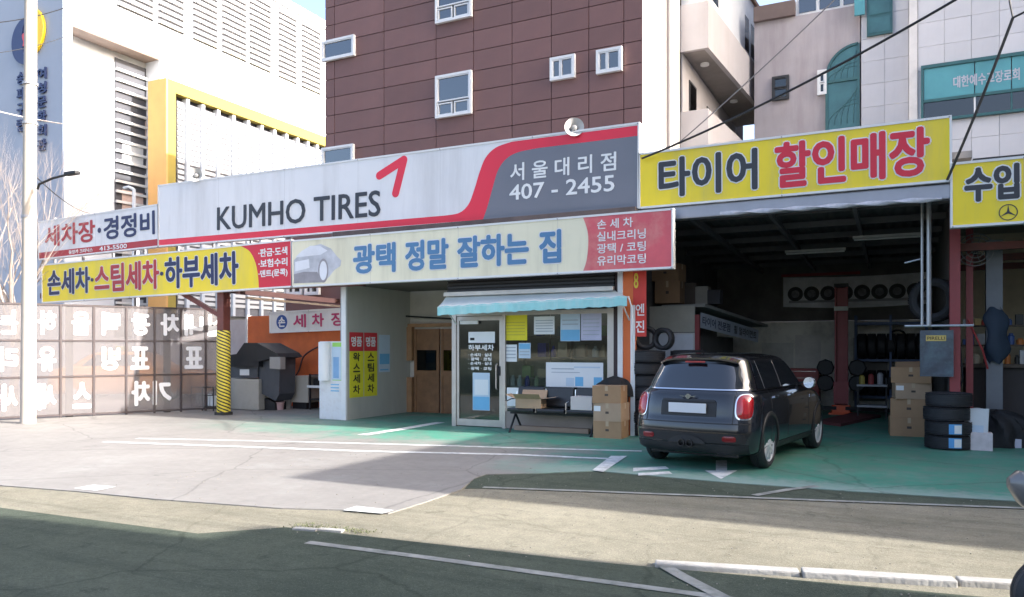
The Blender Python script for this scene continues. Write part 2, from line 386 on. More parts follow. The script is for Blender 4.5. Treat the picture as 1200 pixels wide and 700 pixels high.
patch([(86, 574), (112, 577), (136, 572), (110, 570)], paint, ZF, 'painted_patch')
patch([(402, 600), (448, 604), (462, 600), (418, 595)], paint, ZF, 'painted_patch')
stripe([(566, 572), (700, 577), (900, 585), (1080, 592), (1260, 599)], .085, oldpaint, .010, 'pale_line', '')
stripe([(884, 582), (925, 575), (958, 571)], .09, oldpaint, .014, 'pale_line', '')
stripe([(360, 637), (500, 655), (660, 677), (830, 700), (980, 722)], .085, oldpaint, .011, 'pale_line', '')
stripe([(772, 662), (800, 678), (850, 704), (900, 730)], .10, oldpaint, .015, 'pale_line', '')
# kerb stones along the lane edge
kerb_m = M('kerb_stone', (.36, .34, .31), .85, var=.15, scale=5, bump=.4, bscale=30, dirt=((.25, .23, .2), .6, 4))
kr = thing('kerb', 'worn pale concrete kerb running along the street edge', 'kerb', (gd(770, 663).x, gd(770, 663).y, 0))
A, B = gd(768, 661), gd(1200, 687); D = (B - A).normalized(); Nn = Vector((-D.y, D.x, 0)); LL = (B - A).length + 3.6; k = 0; pos = 0
while pos < LL:
    ln = 1.0 + rnd.uniform(-.04, .04); a = A + D * pos; b2 = A + D * (pos + ln - .02)
    w0, w1 = .0, .13 + rnd.uniform(-.025, .02); zt = .05 + rnd.uniform(-.015, .008) if pos > .8 else .035
    m = MB().box(0, ln - .02, -w1, w0, -.05, zt, .012)
    m.xform(Matrix.Translation((a.x, a.y, 0)) @ Matrix.Rotation(math.atan2(D.y, D.x) + rnd.uniform(-.01, .01), 4, 'Z'))
    m.build('kerb_stone', kerb_m, kr); pos += ln
# low broken edging where concrete meets the lane
m = MB()
for q0, q1 in (((345, 621), (372, 623)), ((374, 622), (402, 624))):
    a, b2 = gd(*q0), gd(*q1)
    m.bar((a.x, a.y, .010), (b2.x, b2.y, .010), .07, .02)
tag(m.build('edging', kerb_m), 'short chipped concrete edging strip on the street by the concrete apron', 'edging')
# weeds and moss growing in the joint by the edging
wm = MB()
for k in range(420):
    u = rnd.random(); c = gd(345 + 90 * u + rnd.gauss(0, 7), 617 + 8 * u + rnd.gauss(0, 1.6)); hgt = rnd.uniform(.005, .022); a = rnd.random() * 6.28; w_ = rnd.uniform(.003, .007); dx, dy = math.cos(a), math.sin(a)
    wm.face([(c.x - dy * w_, c.y + dx * w_, .008), (c.x + dy * w_, c.y - dx * w_, .008), (c.x + dx * hgt * .7, c.y + dy * hgt * .7, .008 + hgt)])
o = wm.build('weeds', M('weed_green', (.12, .13, .06), .8, var=.3, scale=9)); o['kind'] = 'stuff'; o['label'] = 'low weeds and moss in the joint at the street edge'
# loose litter and pebbles on the lane
pm = M('pebble', (.27, .25, .21), .9)
pb = MB()
for k in range(420):
    x, y = rnd.uniform(-8, 2), rnd.uniform(4.9, 9.0); s = rnd.uniform(.0025, .006)
    j = len(pb.v); pb.box(-s, s, -s * .8, s * .8, 0, s); pb.xform(Matrix.Translation((x, y, .012)) @ Matrix.Rotation(rnd.random() * 6, 4, 'Z'), j)
o = pb.build('gravel', pm); o['kind'] = 'stuff'; o['label'] = 'scattered small grit on the street'

# ================================================================== BUILDINGS OUT OF FRAME THAT SHADE THE YARD
gm = M('rendered_wall', (.42, .40, .38), .9, bump=.2, dirt=((.2, .19, .18), .5, .7))
dkw = GLASS('dark_window', '#5a6670', .35)
frm_d = M('dark_frame', '#2a2c30', .5)
def shade_block(name, label, boxes, wins):
    t = thing(name, label, 'building', (boxes[0][0], boxes[0][2], 0))
    for q in boxes: box('wall', gm, t, *q)
    for (x0, x1, y0, y1, z0, z1) in wins:
        w = box('window', frm_d, t, x0, x1, y0, y1, z0, z1); 
    return t
shade_block('corner_building', 'grey rendered building beyond the second yellow sign, with an added rear block shading the balconies', [(9, 26, 8.36, 22, 0, 7.93), (12, 26, 22.05, 24.6, 0, 22)], [(8.95, 9.01, y, y + 1.4, z, z + 1.3) for y in (9.6, 12.6, 15.6) for z in (1.2, 4.6)])  # tall thin rear block is unseen, added only to shade the balconies
shade_block('street_building', 'stepped grey building across the alley whose shade darkens the street', [(9, 30, -8, 5.72, 0, 24), (9.0, 30, 5.72, 6.3, 0, 7.15)], [(8.95, 9.01, y, y + 1.4, z, z + 1.3) for y in (-5, -2, 1.4) for z in (1.2, 4.6, 8)])

# ================================================================== LEFT WHITE BUILDING
wh = M('white_panel', (.70, .73, .77), .7, var=.04, scale=.6, dirt=((.5, .5, .5), .3, .5), streak=True)
bl = M('bluegrey_cladding', (.30, .345, .43), .7, var=.06, scale=.5)
lou = M('louvre_white', (.70, .70, .70), .6, var=.05)
gap = M('louvre_gap', (.07, .072, .085), .8)
yel = M('yellow_render', (.38, .285, .055), .8, var=.05); ora = M('ochre_render', (.70, .38, .13), .8, var=.08, scale=1)
recess_d = M('recess_brown', (.26, .20, .17), .8)
XW = -28.0
wb = thing('office_building', 'tall white office building with louvred bays and yellow framed projection', 'building', (-36, 30, 0))
ztop = atx(381, 26, XW).z; yA = atx(74, 200, XW).y; yB = atx(85, 30, XW).y; yC = atx(187, 69, XW).y; zrec = atx(86, 29, XW).z
box('wall', wh, wb, -48, XW - .9, yA + .06, 46, 0, ztop - .4)
box('cladding', bl, wb, -48, XW - .02, yA, yA + .055, 0, ztop)
box('wall_corner', wh, wb, XW - .9, XW, yA + .056, yB, 0, ztop - .01)
box('wall_upper', wh, wb, XW - .9, XW, yB, 46, zrec, ztop - .4)
box('wall_side', wh, wb, XW - .9, XW, yC, 46, 0, zrec)
box('parapet', wh, wb, -48, XW + .12, yA + .057, 46, ztop - .4, ztop)
# soffit of the recess, and its louvred window
box('recess_soffit', recess_d, wb, XW - .88, XW - .03, yB + .01, yC - .01, zrec - .06, zrec - .004)
y0 = atx(135, 100, XW - .85).y; y1 = atx(187, 100, XW - .85).y
w = box('window', gap, wb, XW - .89, XW - .84, y0, y1, 2, zrec - .3)
zz = 3.0
sl = MB().box(0, .10, -(y1 - y0) / 2, (y1 - y0) / 2, -.05, .05).build('slat', lou, w, world=False)
sl.location = (XW - .83 - wb.location.x, (y0 + y1) / 2 - wb.location.y, zz); first = sl
while zz < zrec - .9:
    zz += .42; share(first, w, (first.location.x, first.location.y, zz))
box('mullion', lou, w, XW - .84, XW - .70, y1 - .5, y1 - .38, 2, zrec - .3)
for k in range(8):
    z = 3 + k * 1.05 + rnd.uniform(-.2, .2)
    box('pane', M('pane_tint%d' % (k % 3), [(.5, .52, .55), (.55, .42, .38), (.62, .62, .64)][k % 3], .3), w, XW - .84, XW - .82, y0 + .3 + (k % 2) * 1.1, y0 + 1.3 + (k % 2) * 1.1, z, z + .8)
# upper louvred bays
zl0 = atx(255, 59, XW).z; zl1 = ztop - .55
for (a, b2) in ((137, 179), (185, 215), (226, 254), (260, 288), (292, 317), (326, 347), (353, 375)):
    ya, yb = atx(a, 60, XW).y, atx(b2, 60, XW).y
    bay = box('louvre_bay', gap, wb, XW + .002, XW + .03, ya, yb, zl0, zl1)
    sm = MB(); z = zl0 + .06
    while z < zl1 - .1:
        sm.box(XW + .03, XW + .14, ya, yb, z, z + .11); z += .27
    o = sm.build('slats', lou, bay); o['kind'] = 'stuff'
# horizontal cladding joints
for py in (96, 130):
    z = atx(255, py, XW).z
    box('joint', M('joint_grey', (.55, .55, .55), .8), wb, XW + .001, XW + .012, yC + .1, 46, z - .02, z + .02)
# yellow framed projection
XY = -26.9
ya, yb = atx(197, 93, XY).y, 46; zt = atx(197, 92, XY).z; zb = 3.0
ye = MB().box(XW + .01, XY, ya, yb, zt - .5, zt).build('yellow_frame', yel, wb)
box('yellow_side', ora, wb, XW + .01, XY + .003, ya - .1, ya - .002, zb, zt + .003)
box('yellow_jamb', yel, wb, XW + .01, XY, ya, ya + .38, zb, zt - .5)
box('bay_backing', gap, wb, XW + .01, XY - .35, ya + .38, yb, zb, zt - .5)
px0 = [205, 218, 236, 254, 272, 289, 305, 320, 334, 347, 359, 370, 380, 390]
for a, b2 in zip(px0, px0[1:]):
    p0, p1 = atx(a, 160, XY - .2).y, atx(b2, 160, XY - .2).y
    bp = box('panel', M('bay_grey', (.20, .20, .22), .8), wb, XY - .34, XY - .18, p0 + .08, p1 - .1, zb, zt - .72)
    sm = MB(); z = zb + .4
    while z < zt - .95:
        sm.box(XY - .18, XY - .13, p0 + .1, p1 - .14, z, z + .14); z += .23
    o = sm.build('slats', lou, bp); o['kind'] = 'stuff'
    box('fin', wh, wb, XY - .34, XY - .05, p1 - .09, p1 + .06, zb, zt - .55)
# emblem and vertical lettering on the shaded end wall
navy = M('navy_letters', '#22305c', .5, var=.05); yl = M('emblem_yellow', '#f2c81e', .5, var=.05); rdm = M('emblem_red', '#c8404a', .5, var=.05)
def local_text(body, mat, pL, pR, pT, pB, Y, parent, bold=.02, name='lettering', th=.02):
    """lettering on a wall plane at depth Y between photo columns and rows"""
    a, b2 = at(pL, pB, Y), at(pR, pT, Y); lo = parent.location
    zt2 = at((pL + pR) / 2, pT, Y).z; zb2 = at((pL + pR) / 2, pB, Y).z
    return text(body, mat, parent, a.x - lo.x, b2.x - lo.x, zb2 - lo.z, zt2 - lo.z, y=Y - lo.y, bold=bold, th=th, name=name)
def crescent(cx, cz, r, a0, a1, w, y):
    o = []; i_ = []
    for k in range(25):
        f = k / 24; a = R(a0 + (a1 - a0) * f); ww = w * math.sin(math.pi * min(1, max(0, f))) + .04
        o.append((cx + r * math.cos(a), cz + r * math.sin(a))); i_.append((cx + (r - ww) * math.cos(a), cz + (r - ww) * math.sin(a)))
    return MB().prism(o + i_[::-1], y, y + .1)
e = at(35, 44, yA); em = thing('wall_emblem', 'round blue, yellow and red emblem on the blue-grey end wall', 'emblem', (e.x, yA - .12, e.z))
rr = (at(57, 46, yA).x - at(13, 46, yA).x) / 2 * .8
for nm, mt, arg in (('blue_swirl', navy, (-.08, -.15, rr * .95, 80, 290, rr * .75)), ('yellow_swirl', yl, (.1, .15, rr * .98, -70, 100, rr * .62))):
    crescent(*arg, 0).build(nm, mt, em, world=False)
MB().lathe([(0.01, 0), (rr * .28, 0), (rr * .28, .09), (.01, .09)], 20, (-.15 * rr, 0.003, -.1 * rr), 'y').build('red_dot', rdm, em, world=False)
for pL, pR, chars, p0, p1 in ((21, 30, '송파구립', 85, 158), (45, 55, '여성문화회관', 80, 180)):
    tl = thing('wall_lettering', 'column of dark blue letters %s' % ('under the blue half of the wall emblem' if pL < 30 else 'under the yellow half of the wall emblem'), 'lettering', (at(pL, p0, yA).x, yA - .02, at(pL, p0, yA).z))
    st = (p1 - p0) / len(chars)
    for k, c in enumerate(chars):
        local_text(c, navy, pL, pR, p0 + st * k, p0 + st * k + st * .8, yA - .02, tl, .03, 'letter', .06)

# ================================================================== BROWN BUILDING
YB = 17.0
br = M('brown_panel', (.175, .088, .080), .62, var=.10, scale=1.2, rand=.10, dirt=((.21, .13, .125), .35, .7), streak=True)
brj = M('brown_joint', (.045, .025, .025), .8)
wf = M('white_window_frame', (.72, .73, .74), .45, var=.04)
skyglass = GLASS('window_glass', '#7f93ad', .25, ior=2.6)
bb = thing('apartment_building', 'brown panel-clad apartment block with small white framed windows', 'building', (-9.8, YB, 0))
xL, xR = at(381, 100, YB).x, at(753, 100, YB).x
box('core', brj, bb, xL + .02, xR - .02, YB + .06, 30, 0, 16)
cols = [381, 392, 450, 511, 555, 600, 646, 690, 731, 753]
zr0 = at(450, 15, YB).z - .507 * 21
rows = 31
for a, b2 in zip(cols, cols[1:]):
    x0, x1 = at(a, 100, YB).x + .009, at(b2, 100, YB).x - .009
    f0 = None
    for k in range(11, rows):
        z = zr0 + .507 * k
        if f0 is None:
            f0 = MB().box(0, x1 - x0, 0, .06, .009, .498).build('panel', br, bb, world=False); f0.location = (x0 - bb.location.x, 0, z)
        else: share(f0, bb, (x0 - bb.location.x, rnd.uniform(-.002, .002), z))
box('lower_wall', br, bb, px_x(334, YB), xR - .08, YB + .02, YB + 4, 0, zr0 + .507 * 11 - .01)
def wind(px0, py0, px1, py1, Y, parent, splits, fmat=wf, fw=.06, depth=.10, gl=skyglass):
    """framed window; splits = list of (u0,u1,v0,v1) panes in fractions"""
    pc = ((px0 + px1) / 2)
    x0, x1 = at(px0, 100, Y).x, at(px1, 100, Y).x; z1, z0 = at(pc, py0, Y).z, at(pc, py1, Y).z
    m = MB(); m.box(x0, x1, Y - depth, Y - .004, z0, z0 + fw); m.box(x0, x1, Y - depth, Y - .004, z1 - fw, z1)
    m.box(x0, x0 + fw, Y - depth, Y - .004, z0 + fw, z1 - fw); m.box(x1 - fw, x1, Y - depth, Y - .004, z0 + fw, z1 - fw)
    w = m.build('window', fmat, parent); xi0, xi1, zi0, zi1 = x0 + fw, x1 - fw, z0 + fw, z1 - fw
    box('reveal', frm_d, w, xi0, xi1, Y - .02, Y - .006, zi0, zi1)
    for (u0, u1, v0, v1) in splits:
        q = (xi0 + (xi1 - xi0) * u0, xi0 + (xi1 - xi0) * u1, zi0 + (zi1 - zi0) * v0, zi0 + (zi1 - zi0) * v1)
        s = MB(); t_ = .03
        s.box(q[0], q[1], Y - depth + .015, Y - .03, q[2], q[2] + t_); s.box(q[0], q[1], Y - depth + .015, Y - .03, q[3] - t_, q[3])
        s.box(q[0], q[0] + t_, Y - depth + .015, Y - .03, q[2] + t_, q[3] - t_); s.box(q[1] - t_, q[1], Y - depth + .015, Y - .03, q[2] + t_, q[3] - t_)
        s.build('sash', fmat, w)
        box('pane', gl, w, q[0] + t_, q[1] - t_, Y - .055, Y - .048, q[2] + t_, q[3] - t_)
    return w
big = [(0, 1, .36, 1), (0.02, .47, 0, .32), (.53, .98, 0, .32)]
wind(512, -24, 554, 25, YB, bb, big); wind(512, 87, 554, 137, YB, bb, big)
two = [(0, .4, 0, 1), (.42, 1, 0, 1)]
wind(646, 67, 675, 94, YB, bb, two); wind(700, 58, 730, 86, YB, bb, two)
wind(379, 46, 417, 70, YB, bb, [(0, 1, 0, 1)]); wind(379, 172, 416, 196, YB, bb, [(0, 1, 0, 1)])
wind(338, 322, 356, 346, YB, bb, two); wind(359, 322, 376, 346, YB, bb, two)
cream = M('cream_render', (.68, .64, .60), .8, var=.05, dirt=((.5, .45, .4), .3, .8), streak=True)
yS = lambda px, X: atx(px, 100, X).y
box('side_wall', cream, bb, xR - .019, xR, YB + .01, yS(780.5, xR), 0, 16)
box('side_gap', brj, bb, xR - .06, xR - .03, yS(780, xR), yS(784, xR), 0, 16)
box('side_wall', cream, bb, xR - .05, xR + .05, yS(783, xR), 20.18, 0, 16)
# balconies on the side
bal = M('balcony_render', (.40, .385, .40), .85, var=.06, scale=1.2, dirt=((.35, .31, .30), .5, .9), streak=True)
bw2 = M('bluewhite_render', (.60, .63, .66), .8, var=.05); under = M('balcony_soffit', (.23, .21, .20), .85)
bx = lambda s: -4.38 + .068 * s
def balcony(z0, z1, floor=True):
    p = [(xR + .06, 20.2), (bx(0), 20.2), (bx(7.8), 28.0), (xR + .06, 28.0)]
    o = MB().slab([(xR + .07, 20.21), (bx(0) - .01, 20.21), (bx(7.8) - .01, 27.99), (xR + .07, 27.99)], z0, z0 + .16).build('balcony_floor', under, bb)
    m = MB(); m.slab([p[0], p[1], (bx(0) - .12, 20.32), (xR + .06, 20.32)], z0 - .03, z1); m.slab([p[1], p[2], (bx(7.8) - .12, 28), (bx(0) - .12, 20.32)], z0 - .03, z1)
    m.build('balcony_parapet', bal, bb)
    for s in (1.2, 4.8):
        MB().lathe([(.01, 0), (.12, 0), (.12, -.05), (.01, -.05)], 14, ((xR + bx(s)) / 2, 20.2 + s, z0)).build('downlight', wf, bb)
balcony(9.42, 10.62); balcony(6.62, 7.8)
MB().slab([(xR + .03, 20.4), (bx(.2) - .3, 20.4), (bx(7.8) - .3, 28.0), (xR + .03, 28.0)], 10.63, 13.0).build('upper_wall', bw2, bb)
MB().slab([(xR + .03, 20.35), (bx(.2) - .25, 20.35), (bx(7.9) - .2, 28.05), (xR + .03, 28.05)], 13.0, 13.12).build('roof_edge', M('rust_trim', (.35, .2, .12), .7), bb)
box('balcony_wall', bal, bb, xR + .051, xR + .09, 20.3, 28, 4, 9.4)
for (s0, s1, z0, z1) in ((1.2, 1.9, 11.2, 12.5), (4.9, 5.5, 11.1, 12.3), (5.7, 6.3, 11.1, 12.3)):
    xo = bx((s0 + s1) / 2) - .3
    w = MB().slab([(bx(s0) - .29, 20.4 + s0), (bx(s1) - .29, 20.4 + s1), (bx(s1) - .36, 20.4 + s1), (bx(s0) - .36, 20.4 + s0)], z0, z1).build('window', frm_d, bb)
    MB().slab([(bx(s0) - .283, 20.45 + s0), (bx(s1) - .283, 20.35 + s1), (bx(s1) - .289, 20.35 + s1), (bx(s0) - .289, 20.45 + s0)], z0 + .05, z1 - .05).build('pane', skyglass, w)
for (y0, y1, z0, z1) in ((21.0, 21.8, 6.9, 8.9), (23.2, 24.4, 7.6, 8.8)):
    w = box('window', frm_d, bb, xR + .09, xR + .12, y0, y1, z0, z1); box('pane', dkw, w, xR + .12, xR + .126, y0 + .06, y1 - .06, z0 + .06, z1 - .06)

# ================================================================== CONCRETE HOUSE AND WHITE TILED BUILDING (right, behind)
ccm = M('stained_concrete', (.42, .385, .40), .9, var=.1, scale=.8, bump=.2, dirt=((.24, .20, .21), .75, .9), streak=True)
tealg = GLASS('teal_glass', '#4f9aa0', .35, ior=1.9); tealp = M('teal_panel', (.085, .30, .345), .25, var=.15, scale=.8); archt = M('arch_teal', (.05, .15, .165), .2, var=.25, scale=1.2)
tealf = M('teal_frame', (.03, .11, .12), .4)
YC2 = 24.6
ch = thing('concrete_building', 'stained pinkish concrete building with tall arched green window', 'building', (at(955, 150, YC2).x, YC2, 0))
x0, x1 = at(884, 100, YC2).x, at(1008, 100, YC2).x; zt = at(955, 15, YC2).z
box('wall', ccm, ch, x0, x1, YC2, 36, 0, zt)
box('roof_slab', M('roof_dark', (.16, .12, .11), .8), ch, x0, at(932, 10, YC2).x, YC2 - .15, YC2 + 4, zt, zt + .45)
wr = box('window_strip', wf, ch, at(932, 10, YC2).x, x1, YC2 + .1, YC2 + .2, zt + .002, zt + 1.5)
pxs = [934, 958, 986, 1005]
for a, b2 in zip(pxs, pxs[1:]): box('pane', skyglass, wr, at(a, 0, YC2).x + .05, at(b2, 0, YC2).x - .05, YC2 + .08, YC2 + .098, zt + .1, zt + 1.4)
wind(905, 90, 925, 118, YC2, ch, [(0, 1, 0, .48), (0, 1, .52, 1)], frm_d, gl=tealg)
wind(958, 83, 969, 112, YC2, ch, [(0, 1, .5, 1), (0, 1, 0, .46)], wf, gl=tealg)
# quarter-arch window
ax0, ax1 = at(969, 100, YC2).x, at(1006, 100, YC2).x; az0, az1, az2 = at(988, 158, YC2).z, at(969, 92, YC2).z, at(1005, 52, YC2).z
arc = [(ax0 + (ax1 - ax0) * (1 - math.cos(R(90) * k / 12)), az1 + (az2 - az1) * math.sin(R(90) * k / 12)) for k in range(13)]
aw = MB().prism([(ax0, az0)] + arc + [(ax1, az0)], YC2 - .05, YC2 - .003).build('arched_window', archt, ch)
m = MB()
for p, q in zip([(ax0, az0)] + arc, arc + [(ax1, az0)]): m.bar((p[0], YC2 - .07, p[1]), (q[0], YC2 - .07, q[1]), .07, .05, up=(0, 1, 0))
zm = at(988, 95, YC2).z; m.box(ax0, ax1, YC2 - .1, YC2 - .05, zm - .04, zm + .04); m.build('arch_frame', tealf, aw)
m = MB()
for k in range(5):
    c = [(ax1 - (ax1 - ax0) * (.15 + .2 * k) * math.sin(R(90) * j / 10), az0 + .3 + (zm - az0 - .5) * (1 - .12 * k) * math.cos(R(90) * j / 10)) for j in range(11)]
    m.tube([(p[0], YC2 - .055, p[1]) for p in c], .012, 5)
    c = [(ax1 - (ax1 - ax0) * (.15 + .2 * k) * math.sin(R(90) * j / 10), zm + .05 + (az2 - zm - .2) * (1 - .15 * k) * math.cos(R(90) * j / 10)) for j in range(11)]
    m.tube([(p[0], YC2 - .055, p[1]) for p in c], .010, 5)
m.build('tracery', tealf, aw)
# white tiled block
YT = 24.0
tl = M('white_wall_tile', (.56, .56, .59), .45, var=.06, scale=.9, rand=.05, dirt=((.42, .42, .45), .4, .8), streak=True)
tj = M('tile_joint', (.33, .33, .36), .9)
tb = thing('tiled_building', 'white tile-clad church building with teal glass window band', 'building', (at(1130, 150, YT).x, YT, 0))
xa, xb, xc, xd = at(1008, 100, YT + .5).x, at(1066, 100, YT).x, at(1066, 100, YT).x, 9.0
box('wall', tj, tb, xa + .02, xd, YT + .56, 38, 0, 18); box('wall', tj, tb, xb, xd, YT + .06, YT + .55, 0, 18)
def tiles(x0, x1, Y, z0, z1, w, h, holes):
    f0 = None; nx = max(1, round((x1 - x0) / w)); w = (x1 - x0) / nx; z = z0
    while z < z1:
        for i in range(nx):
            xx = x0 + i * w
            if any(xx + w > a + .02 and xx < b2 - .02 and z + h > c + .02 and z < d - .02 and (xx >= a - .01 and xx + w <= b2 + .01 and z >= c and z + h <= d) for a, b2, c, d in holes): continue
            if f0 is None:
                f0 = MB().box(.004, w - .004, 0, .055, .004, h - .004).build('tile', tl, tb, world=False); f0.location = (xx - tb.location.x, Y - tb.location.y, z)
            else: share(f0, tb, (xx - tb.location.x, Y - tb.location.y + rnd.uniform(-.003, .003), z))
        z += h
wx0, wx1, wz0, wz1 = at(1082, 100, YT).x, 6.4, at(1140, 135, YT).z, at(1140, 74, YT).z
tiles(xb + .2, xd - .8, YT, 3.9, 13.2, .66, .66, [(wx0, wx1, wz0, wz1)])
tiles(xa + .03, xb - .02, YT + .5, 3.9, 13.2, .60, .66, [])
box('corner_pilaster', M('pilaster_white', (.66, .64, .63), .6), tb, xb - .015, xb + .19, YT - .06, YT + .5, 0, 18)
fr = MB(); YW = YT - .05
fr.box(wx0 - .06, wx1 + .06, YW - .06, YW + .1, wz1, wz1 + .09); fr.box(wx0 - .06, wx1 + .06, YW - .06, YW + .1, wz0 - .07, wz0); fr.box(wx0 - .06, wx0, YW - .06, YW + .1, wz0, wz1)
zmid = wz0 + (wz1 - wz0) * .36; fr.box(wx0, wx1, YW - .05, YW + .1, zmid - .04, zmid + .04)
wn = fr.build('window_band', tealf, tb)
ed = [wx0] + [at(p, 100, YT).x for p in (1142, 1185)] + [wx1]
for a, b2 in zip(ed, ed[1:]):
    box('pane', tealp, wn, a + .012, b2 - .012, YW - .01, YW + .01, zmid + .04, wz1 - .002)
    box('pane', tealg, wn, a + .02, b2 - .02, YW - .01, YW + .01, wz0 + .002, zmid - .042)
    box('mullion', tealf if a == ed[1] else wf, wn, b2 - .02, b2 + .02, YW - .03, YW + .012, wz0 + .003, zmid - .045) if b2 != wx1 else None
    box('room_dark', M('room_grey', (.22, .25, .27), .9), wn, a + .02, b2 - .02, YW + .05, YW + .07, wz0, zmid - .05)
text('대한예수교장로회', M('window_letters', (.42, .43, .50), .5), wn, at(1117, 0, YW).x - tb.location.x, at(1195, 0, YW).x - tb.location.x, at(1155, 99, YW).z, at(1155, 85, YW).z, y=YW - .012 - tb.location.y, bold=.02, th=.004)
# upper teal window
x0, x1, z0, z1 = at(1016, 100, YT + .5).x, at(1046, 100, YT + .5).x, at(1030, 42, YT + .5).z, 13.6
w = MB().box(x0, x1, YT + .4, YT + .49, z0, z1).build('window', tealf, tb)
box('pane', archt, w, x0 + .06, x1 - .06, YT + .385, YT + .397, z0 + .06, at(1030, 14, YT).z); box('pane', archt, w, x0 + .06, x1 - .06, YT + .385, YT + .397, at(1030, 14, YT).z + .1, z1 - .05)
x2 = at(1006, 100, YT + .5).x; box('side_pane', tealp, tb, x2 - .1, x0 - .05, YT + .30, YT + .40, at(1010, 12, YT).z, 13.5)

# ================================================================== SIGNS
signw = M('sign_white', (.74, .73, .74), .42, var=.03, scale=.8, bump=.35, bscale=1.6, dirt=((.42, .40, .39), .55, 1.1), streak=True)
signe = M('sign_edge', (.72, .72, .72), .4, var=.03)
sred = M('sign_red', '#e02540', .42, var=.05, scale=1); sgrey = M('sign_grey', '#6f717b', .42, var=.06, scale=1)
sdark = M('sign_letter_grey', '#2c2e37', .42, var=.04); snavy = M('sign_letter_navy', '#141d50', .42, var=.04)
syel = M('sign_yellow', '#efd423', .42, var=.05, scale=.9, dirt=((.52, .44, .14), .55, 1.3), streak=True, bump=.3, bscale=1.8); scream = M('sign_cream', '#e6dfc4', .45, var=.04, scale=.9, dirt=((.45, .40, .28), .6, 1.2), streak=True, bump=.35, bscale=1.8)
sblue = M('sign_letter_blue', '#4d7ba4', .42, var=.05); scrim = M('sign_crimson', '#d01c38', .42, var=.05); sdkred = M('sign_letter_red', '#ab1f28', .42, var=.05)
spink = M('sign_faded_red', '#d45a63', .45, var=.14, scale=1.6, dirt=((.72, .36, .30), .7, 1.3)); strw = M('sign_letter_white', (.78, .78, .78), .42, var=.03)
steel = M('grey_steel', (.33, .33, .35), .5, .3, var=.1, scale=6); rust = M('rust_brown_steel', (.16, .045, .035), .6, var=.2, scale=5, dirt=((.09, .04, .03), .6, 6))
class Sign:
    """panel sign: local x along its length, z up, front face at y = 0"""
    def __init__(s, name, label, pL, pR, zL, zR, h, Y, face, thick=.14, edge=signe):
        s.Y = Y; s.xL, s.xR = px_x(pL, Y), px_x(pR, Y); s.h = h
        s.root = thing(name, label, 'sign', (s.xL, Y, zL)); s.L = math.hypot(s.xR - s.xL, zR - zL)
        s.root.rotation_euler = (0, -math.atan2(zR - zL, s.xR - s.xL), 0)
        box('panel', face, s.root, 0, s.L, .0, .02, 0, h, world=False)
        e = MB(); e.box(-.03, s.L + .03, -.012, thick, h, h + .035); e.box(-.03, s.L + .03, -.012, thick, -.035, 0); e.box(-.03, 0, -.012, thick, 0, h); e.box(s.L, s.L + .03, -.012, thick, 0, h)
        e.build('frame', edge, s.root, world=False)
        n = max(2, round(s.L / 1.9))
        for k in range(1, n): box('seam', M('seam_grey', (.42, .41, .40), .6), s.root, s.L * k / n - .002, s.L * k / n + .002, -.0008, 0, 0, h, world=False)
        for k in range(n + 1):
            for zz_ in (h + .012, -.024): MB().lathe([(.001, -.02), (.012, -.02), (.012, -.01), (.001, -.01)], 8, (s.L * k / n, 0, zz_), 'y').build('bolt', steel, s.root, world=False)
        box('backing', steel, s.root, .01, s.L - .01, .021, thick - .02, .01, h - .01, world=False)
    def x(s, px): return px_x(px, s.Y) - s.xL
    def poly(s, name, mat, pts, y=-.003):
        return MB().prism([(a, b * s.h) for a, b in pts], y, -.0005).build(name, mat, s.root, world=False)
    def text(s, body, mat, p0, p1, f0, f1, bold=.02, outline=None, name='letter', **k):
        return text(body, mat, s.root, s.x(p0), s.x(p1), f0 * s.h, f1 * s.h, y=-.006, bold=bold, th=.004, outline=outline, joined=(name != 'letter'), name=name, **k)
# --- wash / light repair sign at the far end
s = Sign('wash_sign', 'small white sign with red and navy lettering above a red strip', 46, 185.5, 3.97, 4.05, .98, 12.9, signw)
s.poly('red_strip', sdkred, [(0, 0), (s.L, 0), (s.L, .165), (0, .165)])
s.text('세차장', sdkred, 53, 112, .29, .87, .028); s.text('경정비', snavy, 122, 182, .29, .89, .028); s.text('·', snavy, 115, 119, .5, .64, .1)
s.text('동양카 크리닉스', strw, 81, 109, .03, .135, .02, name='small_lettering'); s.text('413-5500', strw, 117, 149, .025, .14, .03, name='small_lettering')
# --- long tyre shop sign
s = Sign('tyre_shop_sign', 'long white sign with dark latin lettering, red curve and grey end', 186, 747, 4.05, 3.995, 1.44, 12.9, signw)
h = s.h
def curve(p, n=10):
    out = []
    for k in range(len(p) - 1):
        p0, p1, p2, p3 = p[max(k - 1, 0)], p[k], p[k + 1], p[min(k + 2, len(p) - 1)]
        for j in range(n):
            t = j / n; out.append(tuple(.5 * ((2 * p1[i]) + (-p0[i] + p2[i]) * t + (2 * p0[i] - 5 * p1[i] + 4 * p2[i] - p3[i]) * t * t + (-p0[i] + 3 * p1[i] - 3 * p2[i] + p3[i]) * t ** 3) for i in range(2)))
    return out + [p[-1]]
X = s.x
outer = curve([(X(520), .095), (X(538), .115), (X(549), .22), (X(556), .42), (X(562), .64), (X(569), .82), (X(581), .935), (X(600), .985)])
inner = curve([(X(566), .0), (X(571), .16), (X(577), .40), (X(583), .62), (X(592), .76), (X(606), .835), (X(630), .86)])
m = MB(); i0 = [m.vert((a, -.003, b * h)) for a, b in outer]; i1 = [m.vert((a, -.003, b * h)) for a, b in inner]
n_ = 60; pick = lambda L_, k: L_[round(k * (len(L_) - 1) / n_)]
for k in range(n_): m.f.append([pick(i0, k), pick(i1, k), pick(i1, k + 1), pick(i0, k + 1)])
m.face([(0, -.003, 0), (X(566), -.003, 0), (X(520), -.003, .095 * h), (0, -.003, .095 * h)])
